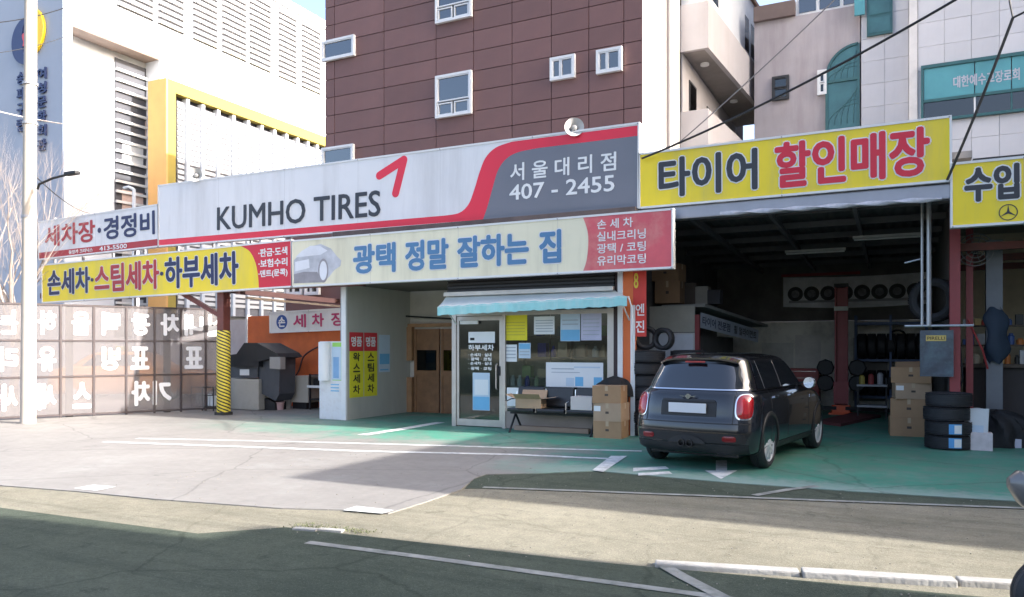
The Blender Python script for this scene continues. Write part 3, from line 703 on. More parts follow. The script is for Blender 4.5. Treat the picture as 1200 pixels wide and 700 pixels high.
m.face([(X(600), -.003, .985 * h), (X(630), -.003, .86 * h), (s.L, -.003, .86 * h), (s.L, -.003, .985 * h)])
m.build('red_curve', sred, s.root, world=False)
MB().prism([(a, b * h) for a, b in inner] + [(s.L, .86 * h), (s.L, 0)], -.0025, -.0005).build('grey_field', sgrey, s.root, world=False)
s.text('KUMHO TIRES', sdark, 254.5, 446, .165, .54, .017)
s.text('서 울 대 리 점', strw, 598, 722, .47, .70, .018); s.text('407 - 2455', strw, 597, 720, .22, .42, .02)
# the red tick mark
mk = MB(); P = [(X(444.5), .745), (X(473), .925), (X(463.5), .47)]; r = .085
for a, b in ((P[0], P[1]), (P[1], P[2])):
    a = Vector((a[0], 0, a[1] * h)); b = Vector((b[0], 0, b[1] * h)); d = (b - a).normalized(); nn = Vector((-d.z, 0, d.x)); ang = math.atan2(d.z, d.x)
    loop = [(b.x + r * math.cos(ang + R(90) - R(180) * k / 10), b.z + r * math.sin(ang + R(90) - R(180) * k / 10)) for k in range(11)] + [(a.x + r * math.cos(ang - R(90) - R(180) * k / 10), a.z + r * math.sin(ang - R(90) - R(180) * k / 10)) for k in range(11)]
    yy = -.006 if a.z < b.z - .0 and b.x > a.x else -.0068
    MB().prism(loop, yy, -.0005).build('tick_stroke', sred, s.root, world=False)
# --- yellow car wash sign (left half of lower row)
s = Sign('car_wash_sign', 'yellow car wash sign with navy and red lettering and a crimson end block', 50, 341.5, 2.765, 2.885, .955, 12.6, syel); X = s.x; h = s.h
cb = curve([(X(283), 1.0), (X(293), .86), (X(299.5), .6), (X(302.5), .3), (X(303.5), 0)])
MB().prism([(a, b * h) for a, b in cb] + [(s.L, 0), (s.L, h)], -.003, -.0005).build('crimson_block', scrim, s.root, world=False)
s.text('손세차', snavy, 56, 106, .16, .86, .03, signw); s.text('스팀세차', sdkred, 111, 187, .14, .88, .03, signw); s.text('하부세차', snavy, 193.5, 280, .12, .90, .03, signw)
s.text('·', snavy, 106.8, 110, .45, .55, .05); s.text('·', snavy, 188, 192, .46, .56, .05)
for k, tx in enumerate(('·판금·도색', '·보험수리', '·덴트(문콕)')): s.text(tx, strw, 303.5, 337.5, .70 - .245 * k, .89 - .245 * k, .025, name='small_lettering')
# --- cream polishing sign
s = Sign('polish_sign', 'cream sign with blue lettering, printed silver car and faded red list', 343, 787, 2.885, 2.905, .935, 12.6, scream); X = s.x; h = s.h
le = curve([(X(683.5), 0), (X(687.5), .2), (X(689.5), .5), (X(688.5), .75), (X(683.5), 1.0)])
MB().prism([(a, b * h) for a, b in le] + [(s.L, h), (s.L, 0)], -.003, -.0005).build('red_field', spink, s.root, world=False)
for tx, a, b in (('광택', 414, 464), ('정말', 475, 526), ('잘하는', 536, 620), ('집', 632, 658)): s.text(tx, sblue, a, b, .18, .82, .036, signw)
for k, (tx, a, b) in enumerate((('손 세 차', 700, 742), ('실내크리닝', 700, 757), ('광택 / 코팅', 700, 757), ('유리막코팅', 700, 757))): s.text(tx, strw, a, b, .755 - .225 * k, .935 - .225 * k, .014, name='small_lettering')
cs1 = M('print_silver', (.50, .50, .54), .5, var=.25, scale=3); cs2 = M('print_grey', (.28, .26, .28), .5, var=.2, scale=4); cs3 = M('print_pale', (.72, .72, .76), .5, var=.1)
s.poly('printed_car', cs1, [(X(344.5), .10), (X(344.5), .58), (X(352), .70), (X(362), .86), (X(376), .90), (X(388), .78), (X(395), .60), (X(400), .50), (X(399), .38), (X(392), .30), (X(386), .16), (X(380), .06)])
s.poly('printed_car_shade', cs2, [(X(344.5), .05), (X(344.5), .26), (X(356), .30), (X(372), .28), (X(376), .12), (X(378), .04)], -.004)
s.poly('printed_car_glass', cs3, [(X(346), .64), (X(354), .78), (X(364), .88), (X(375), .86), (X(384), .74), (X(376), .66)], -.004)
s.poly('printed_car_panel', cs3, [(X(346), .32), (X(346), .54), (X(362), .58), (X(363), .38)], -.005)
s.poly('printed_wheel', cs2, [(X(379) + .135 * math.cos(R(k * 15)), .30 + .27 * math.sin(R(k * 15))) for k in range(24)], -.005)
s.poly('printed_rim', cs3, [(X(379) + .10 * math.cos(R(k * 15)), .30 + .215 * math.sin(R(k * 15))) for k in range(24)], -.006)
# --- yellow tyre discount sign
s = Sign('tyre_discount_sign', 'yellow sign with three black and four red letters over the garage', 750.5, 1113, 3.995, 4.015, .90, 12.9, syel)
s.text('타이어', sdark, 772, 888, .13, .88, .03, strw); s.text('할인매장', scrim, 908, 1090, .10, .92, .03, strw)
# --- import car sign at the right edge
s = Sign('import_car_sign', 'lower yellow sign with two black letters and a round star emblem', 1116.5, 1290, 3.335, 3.34, .88, 12.88, syel)
s.text('수입', sdark, 1130, 1195, .36, .94, .036, strw)
ex = s.x(1181.5); ez = .155 * s.h; er = .115
eg = MB().lathe([(er - .012, -.006), (er, -.006), (er, 0), (er - .012, 0)], 28, (ex, 0, ez), 'y', True)
for k in range(3):
    a = R(90 + 120 * k); t0 = (ex + er * .95 * math.cos(a), ez + er * .95 * math.sin(a)); p = .018
    eg.prism([t0, (ex + p * math.cos(a + R(60)), ez + p * math.sin(a + R(60))), (ex, ez), (ex + p * math.cos(a - R(60)), ez + p * math.sin(a - R(60)))], -.006, 0)
eg.build('star_emblem', sdark, s.root, world=False)

# ================================================================== SHOP
dark = M('dark_metal', (.012, .012, .014), .6, var=.3); beige = M('beige_wall', (.46, .45, .40), .75, var=.06, scale=1, dirt=((.3, .28, .24), .4, 1.2), streak=True)
alu = M('aluminium', (.50, .46, .43), .38, .6, var=.08, scale=5); inw = M('shop_inner_wall', (.58, .56, .52), .9)
chrome = M('chrome', (.6, .6, .62), .15, 1.0, var=.04); wood = M('brown_wood', (.23, .115, .055), .55, var=.22, scale=5); white = M('painted_white', (.70, .71, .72), .5, var=.04, dirt=((.45, .42, .38), .4, 2.5))
glass = GLASS('shop_glass', '#dfe6e4', .95, ior=1.6)
YS = 13.1
xw = -10.52; xb0 = px_x(532, YS); xb1 = px_x(719, YS); xc0, xc1 = px_x(727, YS), px_x(745, YS)
sh = thing('tyre_shop', 'low tyre shop building with glass office front and covered passage', 'shop', (-7.4, 14.5, 0))
box('roof', M('roof_sheet', (.20, .19, .19), .8), sh, xw - .1, -4.02, 12.95, 16.9, 3.95, 4.1)
box('fascia', M('rusty_fascia', (.10, .075, .07), .8, var=.3, scale=3), sh, xw - .1, -4.02, 12.78, 12.94, 2.93, 3.99)
box('passage_ceiling', M('passage_ceiling', (.10, .09, .08), .8), sh, xw + .06, xb0, 12.95, 15.38, 2.9, 2.945)
box('passage_wall', beige, sh, xw - .06, xw + .05, YS - .02, 15.5, 0, 2.96)
box('wall_edge', white, sh, xw - .065, xw + .055, YS - .075, YS - .022, 0, 2.96)
box('back_wall', M('back_wall', (.52, .48, .43), .8), sh, xw + .06, -4.45, 15.44, 15.54, 0, 3.94)
# wooden doors at the back of the passage
for k, (p0, p1) in enumerate(((486, 515), (517, 534))):
    x0, x1 = px_x(p0, 15.4), px_x(p1, 15.4)
    d = box('door', wood, sh, x0, x1, 15.39, 15.435, .02, 2.0); zt = .98
    box('door_window', dkw, d, x0 + .08, x1 - .08, 15.375, 15.389, 1.02, 1.5)
    m = MB(); m.box(x0, x0 + .06, 15.37, 15.388, .02, 2.0); m.box(x1 - .06, x1, 15.37, 15.388, .02, 2.0); m.box(x0 + .06, x1 - .06, 15.37, 15.388, .9, .98); m.build('door_rail', wood, d)
m = MB(); x0 = px_x(473, 15.4); x1 = px_x(485, 15.4); m.box(x0, x1, 15.3, 15.43, .02, .85); m.box(x0, x1, 15.3, 15.43, 1.25, 2.05); m.box(x0, xb0, 15.34, 15.43, 2.05, 2.13); m.build('door_jamb', M('jamb_wood', (.33, .18, .09), .55, var=.2, scale=5), sh)
MB().tube([(px_x(470, 15.3), 15.28, 2.32), (px_x(534, 15.3), 15.28, 2.22)], .02, 8).build('door_rail_pipe', dark, sh)
# office: side wall, back, floor kick, posts
box('office_side_wall', inw, sh, xb0, xb0 + .05, YS + .06, 15.43, 0, 2.95); box('office_side_wall', inw, sh, xb1 + .02, xb1 + .08, YS + .06, 15.43, 0, 2.95)
box('office_ceiling', M('office_ceiling', (.65, .65, .65), .9), sh, xb0 + .06, xb1, YS + .06, 15.43, 2.5, 2.56)
xd0, xd1 = px_x(536, YS), px_x(589, YS)
zd = at(562, 371, YS).z
m = MB(); m.box(xb0 - .02, xd0 - .005, YS - .05, YS + .05, 0, zd + .1); m.box(xd1 + .012, xd1 + .08, YS - .05, YS + .05, 0, zd + .1); m.box(xb1 - .1, xb1 + .02, YS - .05, YS + .05, 0, zd + .1); m.box(xd0, xb1 - .1, YS - .045, YS + .045, zd + .01, zd + .09)
zs = at(640, 478, YS).z
m.box(xd1 + .08, xb1 - .1, YS - .04, YS + .04, zs - .06, zs); m.build('shopfront_frame', alu, sh)
box('stall_riser', M('riser', (.30, .25, .22), .7), sh, xd1 + .08, xb1 - .1, YS - .03, YS + .03, .02, zs - .062)
p = px_x(645, YS)
for a, b in ((xd1 + .081, p - .006), (p + .006, xb1 - .101)): box('pane', glass, sh, a, b, YS - .004, YS + .004, zs + .001, zd + .009)
# door
dr = MB(); fw = .055; dr.box(xd0, xd0 + fw, YS - .03, YS + .03, .03, zd); dr.box(xd1 - fw, xd1, YS - .03, YS + .03, .03, zd); dr.box(xd0 + fw, xd1 - fw, YS - .03, YS + .03, .03, .16); dr.box(xd0 + fw, xd1 - fw, YS - .03, YS + .03, zd - .08, zd)
dr = dr.build('glass_door', alu, sh)
box('pane', glass, dr, xd0 + fw, xd1 - fw, YS - .004, YS + .004, .161, zd - .081)
hx = xd1 - .10; MB().tube([(hx, YS - .03, .75), (hx, YS - .08, .78), (hx, YS - .08, 1.22), (hx, YS - .03, 1.25)], .014, 8).build('handle', alu, dr)
box('lock', dark, dr, hx + .01, hx + .07, YS - .045, YS - .031, 1.02, 1.2)
box('closer', white, dr, xd0 + .1, xd0 + .5, YS - .075, YS - .031, zd - .15, zd - .085)
# writing on the door
gy = YS - .0055; lo = sh.location
def glass_text(tx, mat, p0, p1, q0, q1, bold=.02, par=dr):
    return text(tx, mat, par, px_x(p0, YS) - lo.x, px_x(p1, YS) - lo.x, at((p0 + p1) / 2, q1, YS).z, at((p0 + p1) / 2, q0, YS).z, y=gy - lo.y, bold=bold, th=.001, joined=True, name='door_lettering')
paper = M('paper_white', (.70, .72, .74), .7, var=.03); pblue = M('paper_blue', (.16, .42, .66), .7, var=.06); plb = M('paper_paleblue', (.48, .58, .68), .7, var=.05); pyel = M('paper_yellow', (.72, .62, .03), .7, var=.04)
def poster(name, mat, p0, p1, q0, q1, Y, par, th=.002):
    x0, x1 = px_x(p0, Y), px_x(p1, Y); z1, z0 = at((p0 + p1) / 2, q0, Y).z, at((p0 + p1) / 2, q1, Y).z
    return box(name, mat, par, x0, x1, Y - th, Y, z0, z1)
poster('door_notice', paper, 549, 580, 389, 402, YS - .005, dr); poster('notice_mark', dark, 551, 556, 396, 399, YS - .0075, dr)
glass_text('하부세차', strw, 549, 579, 404, 411, .03)
for k, q in enumerate((414, 419, 424, 430)): glass_text('· 손세차 · 실내' if k % 2 == 0 else '· 광택 · 코팅', strw, 549, 576, q, q + 4, .03)
pn = poster('door_poster', plb, 554, 574, 437, 481, YS - .005, dr); poster('poster_band', pblue, 554.5, 573.5, 465, 480.5, YS - .0072, pn); poster('poster_field', paper, 556, 572, 445, 463, YS - .0072, pn)
def glass_poster(label, mat, p0, p1, q0, q1, bands=()):
    x0, x1 = px_x(p0, YS), px_x(p1, YS); z1, z0 = at((p0 + p1) / 2, q0, YS).z, at((p0 + p1) / 2, q1, YS).z
    t = thing('window_poster', label, 'poster', (x0, YS - .006, z0)); w, hh = x1 - x0, z1 - z0
    box('sheet', mat, t, 0, w, -.002, 0, 0, hh, world=False)
    for (m2, u0, u1, v0, v1) in bands: box('print', m2, t, u0 * w, u1 * w, -.0045, -.0021, v0 * hh, v1 * hh, world=False)
    return t
pline = M('print_line', (.36, .40, .46), .7)
glass_poster('yellow paper sheet taped inside the shop window', pyel, 591, 618, 369, 399, [(M('print_line_y', (.5, .42, .05), .7), .1, .9, .2 + k * .12, .23 + k * .12) for k in range(5)])
glass_poster('pale paper notice with blue lower half on the shop window', plb, 657, 680, 368, 400, [(pblue, .02, .98, .02, .42), (pline, .1, .9, .6, .64), (pline, .1, .9, .75, .79)])
glass_poster('pale lilac paper notice with grey lines on the shop window', M('paper_lilac', (.50, .50, .64), .7), 681, 705, 367, 399, [(pline, .1, .9, .2 + k * .14, .23 + k * .14) for k in range(5)])
glass_poster('wide white banner low in the shop window with blue boxes', paper, 640, 707, 425, 454, [(pblue, .52, .66, .05, .42), (pblue, .84, .98, .05, .42), (plb, .36, .50, .05, .38), (pline, .1, .5, .72, .76), (pline, .1, .6, .58, .61), (plb, .5, .95, .78, .84)])
# louvres over the window
xs0, xs1 = px_x(527, YS), px_x(722, YS)
lb = box('louvre_box', dark, sh, xs0, xs1, YS - .06, YS + .04, zd + .1, 2.94)
zz = at(620, 345, YS).z; slm = M('louvre_slat', (.022, .022, .026), .45, var=.2); f0 = None
for k in range(6):
    z = zz + .02 + k * .068
    if f0 is None:
        f0 = MB().box(0, xs1 - xs0, -.035, 0, 0, .035).build('slat', slm, lb, world=False); f0.location = (xs0 - lo.x, YS - .062 - lo.y, z)
    else: share(f0, lb, (xs0 - lo.x, YS - .062 - lo.y, z))
# right end: columns
box('end_pier', M('dark_brown_pier', (.035, .018, .02), .6), sh, xb1 + .021, xc0 - .003, YS - .06, YS + .1, 0, 2.93)
oc = M('orange_paint', (.72, .16, .035), .6, var=.12, scale=3, dirt=((.45, .09, .03), .5, 3))
box('column', oc, sh, xc0, xc1, YS - .12, YS + .05, 0, 3.9)
box('column_trim', white, sh, xc0 - .002, xc0 + .09, YS - .15, YS - .121, 0, 3.2); box('column_trim', white, sh, xc1 - .05, xc1 + .03, YS - .15, YS - .121, 0, 2.3)
# things inside the office
shelf = thing('display_shelf', 'dark shelf with bottles and cartons behind the shop window', 'shelf', (-6.6, 13.65, 0))
for z in (.55, .95, 1.35, 1.75): box('board', M('shelf_board', (.30, .26, .22), .7), shelf, xd1 + .1, xb1 - .2, 13.5, 13.8, z, z + .03)
for x in (xd1 + .1, (xd1 + xb1) / 2, xb1 - .24): box('upright', M('shelf_board', 0), shelf, x, x + .04, 13.81, 13.85, 0, 2.2)
cl = [(.7, .7, .7), (.05, .06, .4), (.4, .3, .22), (.3, .5, .2), (.25, .35, .45), (.6, .45, .3), (.1, .1, .1)]
ccn = ['white', 'blue', 'tan', 'green', 'slate', 'buff', 'black']
kk = 0
for lev, z in enumerate((.58, .98, 1.38, 1.78)):
    x = xd1 + .2
    while x < xb1 - .4:
        w = rnd.uniform(.09, .2); hh = rnd.uniform(.14, .28); c = rnd.randrange(7); kk += 1
        m = MB()
        if rnd.random() < .5: m.lathe([(.01, 0), (w * .45, 0), (w * .45, hh * .7), (w * .2, hh * .82), (w * .2, hh), (.01, hh)], 10, (x + w / 2, 13.6, z))
        else: m.box(x, x + w, 13.54, 13.7, z, z + hh, .004)
        tag(m.build('shelf_item', M('item_%s' % ccn[c], cl[c], .5)), '%s %s container on %s of the shelf inside the office' % ('tall' if hh > .21 else 'short', ccn[c], ('the lowest board', 'the second board', 'the third board', 'the top board')[lev]), 'container', 'goods on the office shelf')
        x += w + rnd.uniform(.02, .25)
ct = thing('sales_counter', 'low counter with pale top inside the glass office', 'counter', (-6.9, 13.6, 0)); box('counter_top', M('counter_top', (.5, .5, .48), .4), ct, xd1 + .15, xb1 - .8, 13.17, 13.45, .78, .82); box('counter_body', M('counter_body', (.12, .14, .17), .6), ct, xd1 + .2, xb1 - .85, 13.2, 13.42, .02, .779)
for k, (px0, c) in enumerate(((594, (.7, .72, .74)), (601, (.62, .68, .7)), (609, (.66, .7, .7)), (618, (.06, .07, .4)), (629, (.5, .6, .4)))):
    x = px_x(px0, 13.3); m = MB().lathe([(.01, 0), (.05, 0), (.05, .13), (.03, .16), (.03, .2), (.01, .2)], 12, (x, 13.3, .821))
    tag(m.build('bottle', M('bottle_%d' % k, c, .3)), '%s bottle on the office counter' % ('white', 'pale blue', 'pale grey', 'dark blue', 'pale green')[k], 'bottle', 'bottles on the counter')

# awning
teal = M('awning_teal', (.30, .62, .62), .7, var=.1, scale=5, dirt=((.6, .68, .66), .6, 4), streak=True); awt = M('awning_top', (.62, .67, .66), .7, var=.06)
aw = thing('awning', 'pale teal fabric awning over the glass shop door', 'awning', (-6.1, 12.9, 2.4))
x0, x1 = px_x(513, 12.5), px_x(735, 12.5); x0b, x1b = px_x(525, YS), px_x(722, YS); zf = lambda u: at(513 + 222 * u, 360 - 12.5 * u, 12.5).z
za = at(620, 344, YS - .06).z
def awf(u, v):
    a = Vector((x0b + (x1b - x0b) * u, YS - .064, za)); b = Vector((x0 + (x1 - x0) * u, 12.5, zf(u) + .004 * math.sin(u * 40)))
    p = a.lerp(b, v); p.z -= .02 * math.sin(v * math.pi) + .006 * math.sin(u * 90) * v; return p
MB().grid(awf, 80, 6).build('canopy', awt, aw, smooth=True)
def val(u, v):
    p = awf(u, 1.0); return Vector((p.x, 12.5 - .012 - .004 * math.sin(u * 60) * v, p.z + .004 - v * (.165 + .004 * math.sin(u * 160))))
MB().grid(val, 120, 3).build('valance', teal, aw, smooth=True)
MB().tube([(x0, 12.505, zf(0) - .015), (x1, 12.505, zf(1) - .015)], .018, 8).build('front_bar', white, aw)
box('cassette', M('cassette', (.62, .58, .52), .4), aw, x0b, x1b, YS - .18, YS - .066, za - .01, za + .07, .01)
for x in (x0 + .1, x1 - .12): MB().tube([(x, 12.52, zf(.5) - .02), (x, YS - .08, 2.02)], .014, 8).build('arm', white, aw)
MB().tube([(x1 + .02, 12.5, zf(1)), (x1 + .07, 12.55, zf(1) - .2), (x1 + .05, 12.6, 1.0)], .012, 6).build('crank_handle', white, aw)

# small vertical banner by the garage
bn = thing('vertical_banner', 'narrow red vertical banner with white letters beside the garage opening', 'banner', (px_x(742, 12.98), 12.98, 1.75))
wv = px_x(757.5, 12.98) - px_x(742, 12.98); hv = 2.92 - 1.75
rdb = M('banner_red', '#c93a30', .6, var=.1, scale=3); box('sheet', rdb, bn, 0, wv, -.003, 0, 0, hv, world=False)
text('엔', strw, bn, wv * .2, wv * .85, hv * .31, hv * .49, y=-.004, bold=.015, th=.002); text('진', strw, bn, wv * .2, wv * .85, hv * .06, hv * .24, y=-.004, bold=.015, th=.002); text('8', M('banner_yellow', (.7, .55, .05), .6), bn, wv * .05, wv * .4, hv * .72, hv * .95, y=-.004, th=.002)

# horn loudspeakers
def horn(px, py, Y, aim, label, s=1.0):
    p = at(px, py, Y); t = thing('horn_loudspeaker', label, 'loudspeaker', p); t.rotation_euler = aim
    hm = M('horn_grey', (.42, .42, .42), .5, var=.1, scale=8)
    m = MB(); m.lathe([(.02, .24), (.03, .2), (.05, .12), (.09, .05), (.165, 0), (.175, -.01), (.175, .002), (.155, .012), (.085, .06), (.042, .13), (.02, .2)], 24, (0, 0, 0), 'y', True); m.smooth = True
    m.xform(Matrix.Scale(s, 4)); m.build('horn', hm, t, world=False)
    MB().lathe([(.01, -.02), (.05, -.005), (.055, .06), (.01, .1)], 16, (0, .02 * s, 0), 'y').build('centre_cone', M('horn_dark', (.2, .2, .2), .5), t, world=False, smooth=True)
    MB().lathe([(.01, .2 * s), (.07 * s, .2 * s), (.07 * s, .36 * s), (.01, .36 * s)], 16, (0, 0, 0), 'y').build('driver', hm, t, world=False, smooth=True)
    MB().bar((0, .22 * s, -.05), (0, .22 * s, -.32 * s), .03).build('bracket', hm, t, world=False)
horn(673, 149, 12.85, (R(-8), 0, R(24)), 'grey horn loudspeaker above the grey end of the long sign')
horn(229, 205, 12.85, (R(-5), 0, R(30)), 'grey horn loudspeaker above the white end of the long sign', .95)

glass_poster('small white price card low in the shop window by the door', paper, 592, 606, 404, 424, [(pline, .1, .9, .2 + k * .2, .26 + k * .2) for k in range(4)])
glass_poster('pale blue leaflet under the yellow paper in the shop window', plb, 608, 622, 402, 420, [(pblue, .05, .95, .6, .95), (pline, .1, .9, .2, .26), (pline, .1, .9, .4, .46)])
glass_poster('white notice hung between the yellow and blue papers', paper, 626, 650, 371, 392, [(pline, .08, .92, .15 + k * .15, .2 + k * .15) for k in range(5)])

# ================================================================== GARAGE
gar = thing('garage', 'open dark tyre garage bay under the yellow discount sign', 'garage', (-1.7, 17, 0))
xg0, xg1 = -4.42, .80; YG = 21.5
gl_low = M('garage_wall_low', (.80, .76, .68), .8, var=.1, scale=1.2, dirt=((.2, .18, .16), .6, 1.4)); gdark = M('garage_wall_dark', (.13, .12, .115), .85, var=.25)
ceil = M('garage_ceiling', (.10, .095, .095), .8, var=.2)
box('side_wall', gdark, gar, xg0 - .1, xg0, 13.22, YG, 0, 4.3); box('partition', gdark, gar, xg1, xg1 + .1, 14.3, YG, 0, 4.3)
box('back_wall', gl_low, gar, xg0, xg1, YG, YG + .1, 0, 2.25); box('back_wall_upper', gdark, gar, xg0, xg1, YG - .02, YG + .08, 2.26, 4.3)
# corrugated ceiling on purlins
def cf(u, v): return Vector((xg0 + .01 + (xg1 - xg0 - .02) * u, 13.05 + (YG - 13.05) * v, 4.02 - .25 * v + .018 * math.sin(u * 180)))
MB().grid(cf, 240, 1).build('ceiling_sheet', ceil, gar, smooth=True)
for k in range(6):
    y = 13.9 + k * 1.35; z = 4.0 - .25 * (y - 13.05) / (YG - 13.05)
    box('purlin', M('purlin', (.12, .115, .12), .7), gar, xg0 + .02, xg1 - .02, y, y + .06, z - .14, z - .03)
for x in (-3.2, -1.9, -.6): MB().bar((x, 13.1, 3.84), (x, YG - .05, 3.6), .06, .10).build('rafter', M('rafter', (.14, .13, .14), .7), gar)
box('roof_cover', M('roof_sheet', 0), gar, xg0 - .1, xg1 + .2, 13.1, YG + .2, 4.35, 4.45)
fa = M('shutter_housing', (.36, .36, .40), .45, .4, var=.08, scale=3)
fz = MB().box(-4.0, .72, 12.94, 13.14, 3.74, 3.96, .02).build('shutter_housing', fa, gar)
def crump(u, v):
    a = -2.0 * math.pi * v; return Vector((-2.6 + 3.2 * u, 12.93 - .03 + .028 * math.cos(a) + .006 * math.sin(u * 70), 3.77 - .03 * u + .03 * math.sin(a) + .012 * math.sin(u * 37 + v * 9)))
MB().grid(crump, 70, 8).build('plastic_sheet', M('plastic_sheet', (.5, .5, .55), .25, var=.2, scale=8), gar, smooth=True)
redc = M('red_paint', (.30, .045, .05), .5, var=.15, scale=4, dirt=((.18, .05, .05), .6, 4))
box('column', redc, gar, px_x(1113, 13.95), px_x(1125.5, 13.95), 13.95, 14.12, 0, 3.9)
for p, w in ((1080.5, .045), (1088.5, .075)):
    x = px_x(p, 13.8); MB().tube([(x, 13.8, 1.9), (x, 13.8, 3.95)], w / 2, 10).build('pipe', M('galvanised', (.45, .46, .48), .4, .6), gar)
MB().tube([(px_x(1060, 13.8), 13.8, 1.9), (px_x(1141, 13.8), 13.8, 1.9)], .02, 8).build('rail', M('galvanised', 0), gar)
MB().tube([(px_x(1060, 13.2), 13.2, 2.35 + .5), (px_x(1079, 13.2), 13.2, 2.9)], .012, 6).build('pipe', M('galvanised', 0), gar)
# tyre banner on the back wall
Y = YG - .06; a, b = at(918, 327, Y), at(1088, 358, Y)
tbn = thing('tyre_banner', 'long printed banner with a row of tyres on the garage back wall', 'banner', (a.x, Y, at(1000, 358, Y).z)); w, hh = b.x - a.x, .78
def bf(u, v): return Vector((w * u, -.02 + .01 * math.sin(u * 22), hh * v - .06 * math.sin(u * math.pi) * (1 - .3 * v)))
MB().grid(bf, 40, 4).build('sheet', M('banner_grey', (.74, .73, .76), .7, var=.25, scale=2), tbn, world=False, smooth=True)
MB().box(-.05, w * .55, -.012, 0, hh + .01, hh + .08).build('red_edge', M('banner_red_dark', (.3, .03, .04), .6), tbn, world=False)
for k in range(8):
    cx = w * (.09 + .118 * k); MB().lathe([(.1, -.05), (.19, -.05), (.19, -.035), (.1, -.035)], 20, (cx, 0, hh * .42), 'y', True).build('printed_tyre', M('print_black', (.03, .03, .035), .6), tbn, world=False); MB().lathe([(.001, -.048), (.1, -.048), (.1, -.036), (.001, -.036)], 16, (cx, 0, hh * .42), 'y').build('printed_rim', M('print_rim', (.16, .16, .18), .6, var=.5, scale=14), tbn, world=False); MB().box(cx - .16, cx + .24, -.04, -.03, hh * .12, hh * .2).build('printed_caption', M('print_dim', (.34, .33, .36), .6), tbn, world=False)
# back-wall details
Y = YG - .012
for (p0, p1, q0, q1, c, nm) in ((893, 930, 402, 470, (.62, .60, .55), 'pale wall board'), (932, 962, 393, 470, (.66, .62, .57), 'taller pale wall board'), (1000, 1040, 396, 470, (.28, .26, .24), 'grey wall board')):
    x0, x1 = px_x(p0, Y), px_x(p1, Y); z0, z1 = max(.1, at((p0 + p1) / 2, q1, Y).z), at((p0 + p1) / 2, q0, Y).z
    t = box('wall_board', M('board_%d' % p0, c, .7, var=.15, scale=3), None, x0, x1, Y - .02, Y, z0, z1); tag(t, '%s leaning on the garage back wall' % nm, 'board')
# two-post lift
def lift(base, zt, mat, label, col2, arms=True):
    t = thing('vehicle_lift', label, 'lift', base)
    m = MB(); m.box(-.14, .14, .10, .13, 0, zt); m.box(-.14, -.11, -.10, .10, 0, zt); m.box(.11, .14, -.10, .10, 0, zt); m.build('post', mat, t, world=False)
    box('base_plate', col2, t, -.26, .26, -.24, .24, 0, .03, world=False)
    m = MB(); m.box(-.16, .16, -.16, -.101, .25, .75); m.build('carriage', mat, t, world=False)
    m = MB(); m.box(-.2, .2, -.2, -.11, .03, .22, .02); m.build('guard', col2, t, world=False)
    box('top_cap', dark, t, -.15, .15, -.13, .14, zt, zt + .08, world=False); box('label_plate', M('plate_grey', (.5, .48, .42), .5), t, -.15, .15, -.14, -.102, zt - .55, zt - .45, world=False)
    if arms:
        for sx in (-1, 1):
            for z in (.72, 1.08):
                MB().lathe([(.02, -.05), (.17, -.05), (.2, 0), (.17, .05), (.02, .05)], 8, (sx * .34, -.06, z), 'y').build('arm_pad', dark, t, world=False)
            MB().bar((sx * .1, -.15, .15), (sx * 1.3, -.5, .15), .10, .08).build('arm', dark, t, world=False)
b0 = gd(986, 486); lift((b0.x, b0.y, .013), 2.95, redc, 'red two-post lift column inside the garage', M('orange_red', (.75, .12, .04), .5))
pl = MB().slab([tuple(gd(*q)[:2]) for q in ((957, 497), (985, 501), (1032, 490), (1000, 487))], .014, .07).build('lift_ramp', M('ramp_red', (.16, .05, .05), .6, var=.2, scale=5)); tag(pl, 'dull red steel ramp plate on the green garage floor', 'ramp')
# little office with banner and cartons on its roof
of = thing('garage_office', 'white walled cubicle inside the garage with blue lettered banner', 'cubicle', (-4.0, 15.5, 0))
xo0, xo1 = xg0 + .003, px_x(814, 15.0)
box('front_wall', M('cubicle_white', (.60, .60, .60), .7, var=.05), of, xo0, xo1, 15.0, 15.06, 0, 1.85); box('front_upper', M('cubicle_beige', (.44, .42, .36), .7), of, xo0, xo1, 15.0, 15.06, 1.86, 2.38)
box('corner_post', redc, of, xo1 + .002, xo1 + .09, 15.0, 15.1, 0, 2.2)
A = Vector((xo1 + .06, 15.05, 2.28)); B = Vector((px_x(893, 19.2), 19.2, 1.98))
MB().bar(A + Vector((-.3, 0, .1)), B + Vector((-.3, 0, .1)), .9, .06).build('roof', M('cubicle_roof', (.3, .29, .27), .7), of)
Dv = B - A; ang = math.atan2(Dv.y, Dv.x)
bt = thing('cubicle_banner', 'narrow pale banner with dark blue letters along the cubicle roof edge', 'banner', A + Vector((.03, 0, -.33))); Ld = Dv.length
bt.rotation_euler = (0, -math.atan2(Dv.z, math.hypot(Dv.x, Dv.y)), ang)
box('sheet', M('banner_pale', (.55, .58, .66), .6), bt, .02, Ld * .9, -.003, 0, 0, .3, world=False)
text('타이어 전문점', snavy, bt, .12, Ld * .42, .06, .24, y=-.004, bold=.02, th=.002); text('휠 얼라이먼트', sdark, bt, Ld * .48, Ld * .86, .06, .24, y=-.004, bold=.02, th=.002)
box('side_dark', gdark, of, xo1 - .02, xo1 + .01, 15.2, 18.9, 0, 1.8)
tag(box('notice_board', M('notice_white', (.66, .68, .74), .6), None, px_x(770, 14.99), px_x(812, 14.99), 14.985, 14.995, 1.0, 1.82), 'white notice sheet on the cubicle front wall', 'notice')

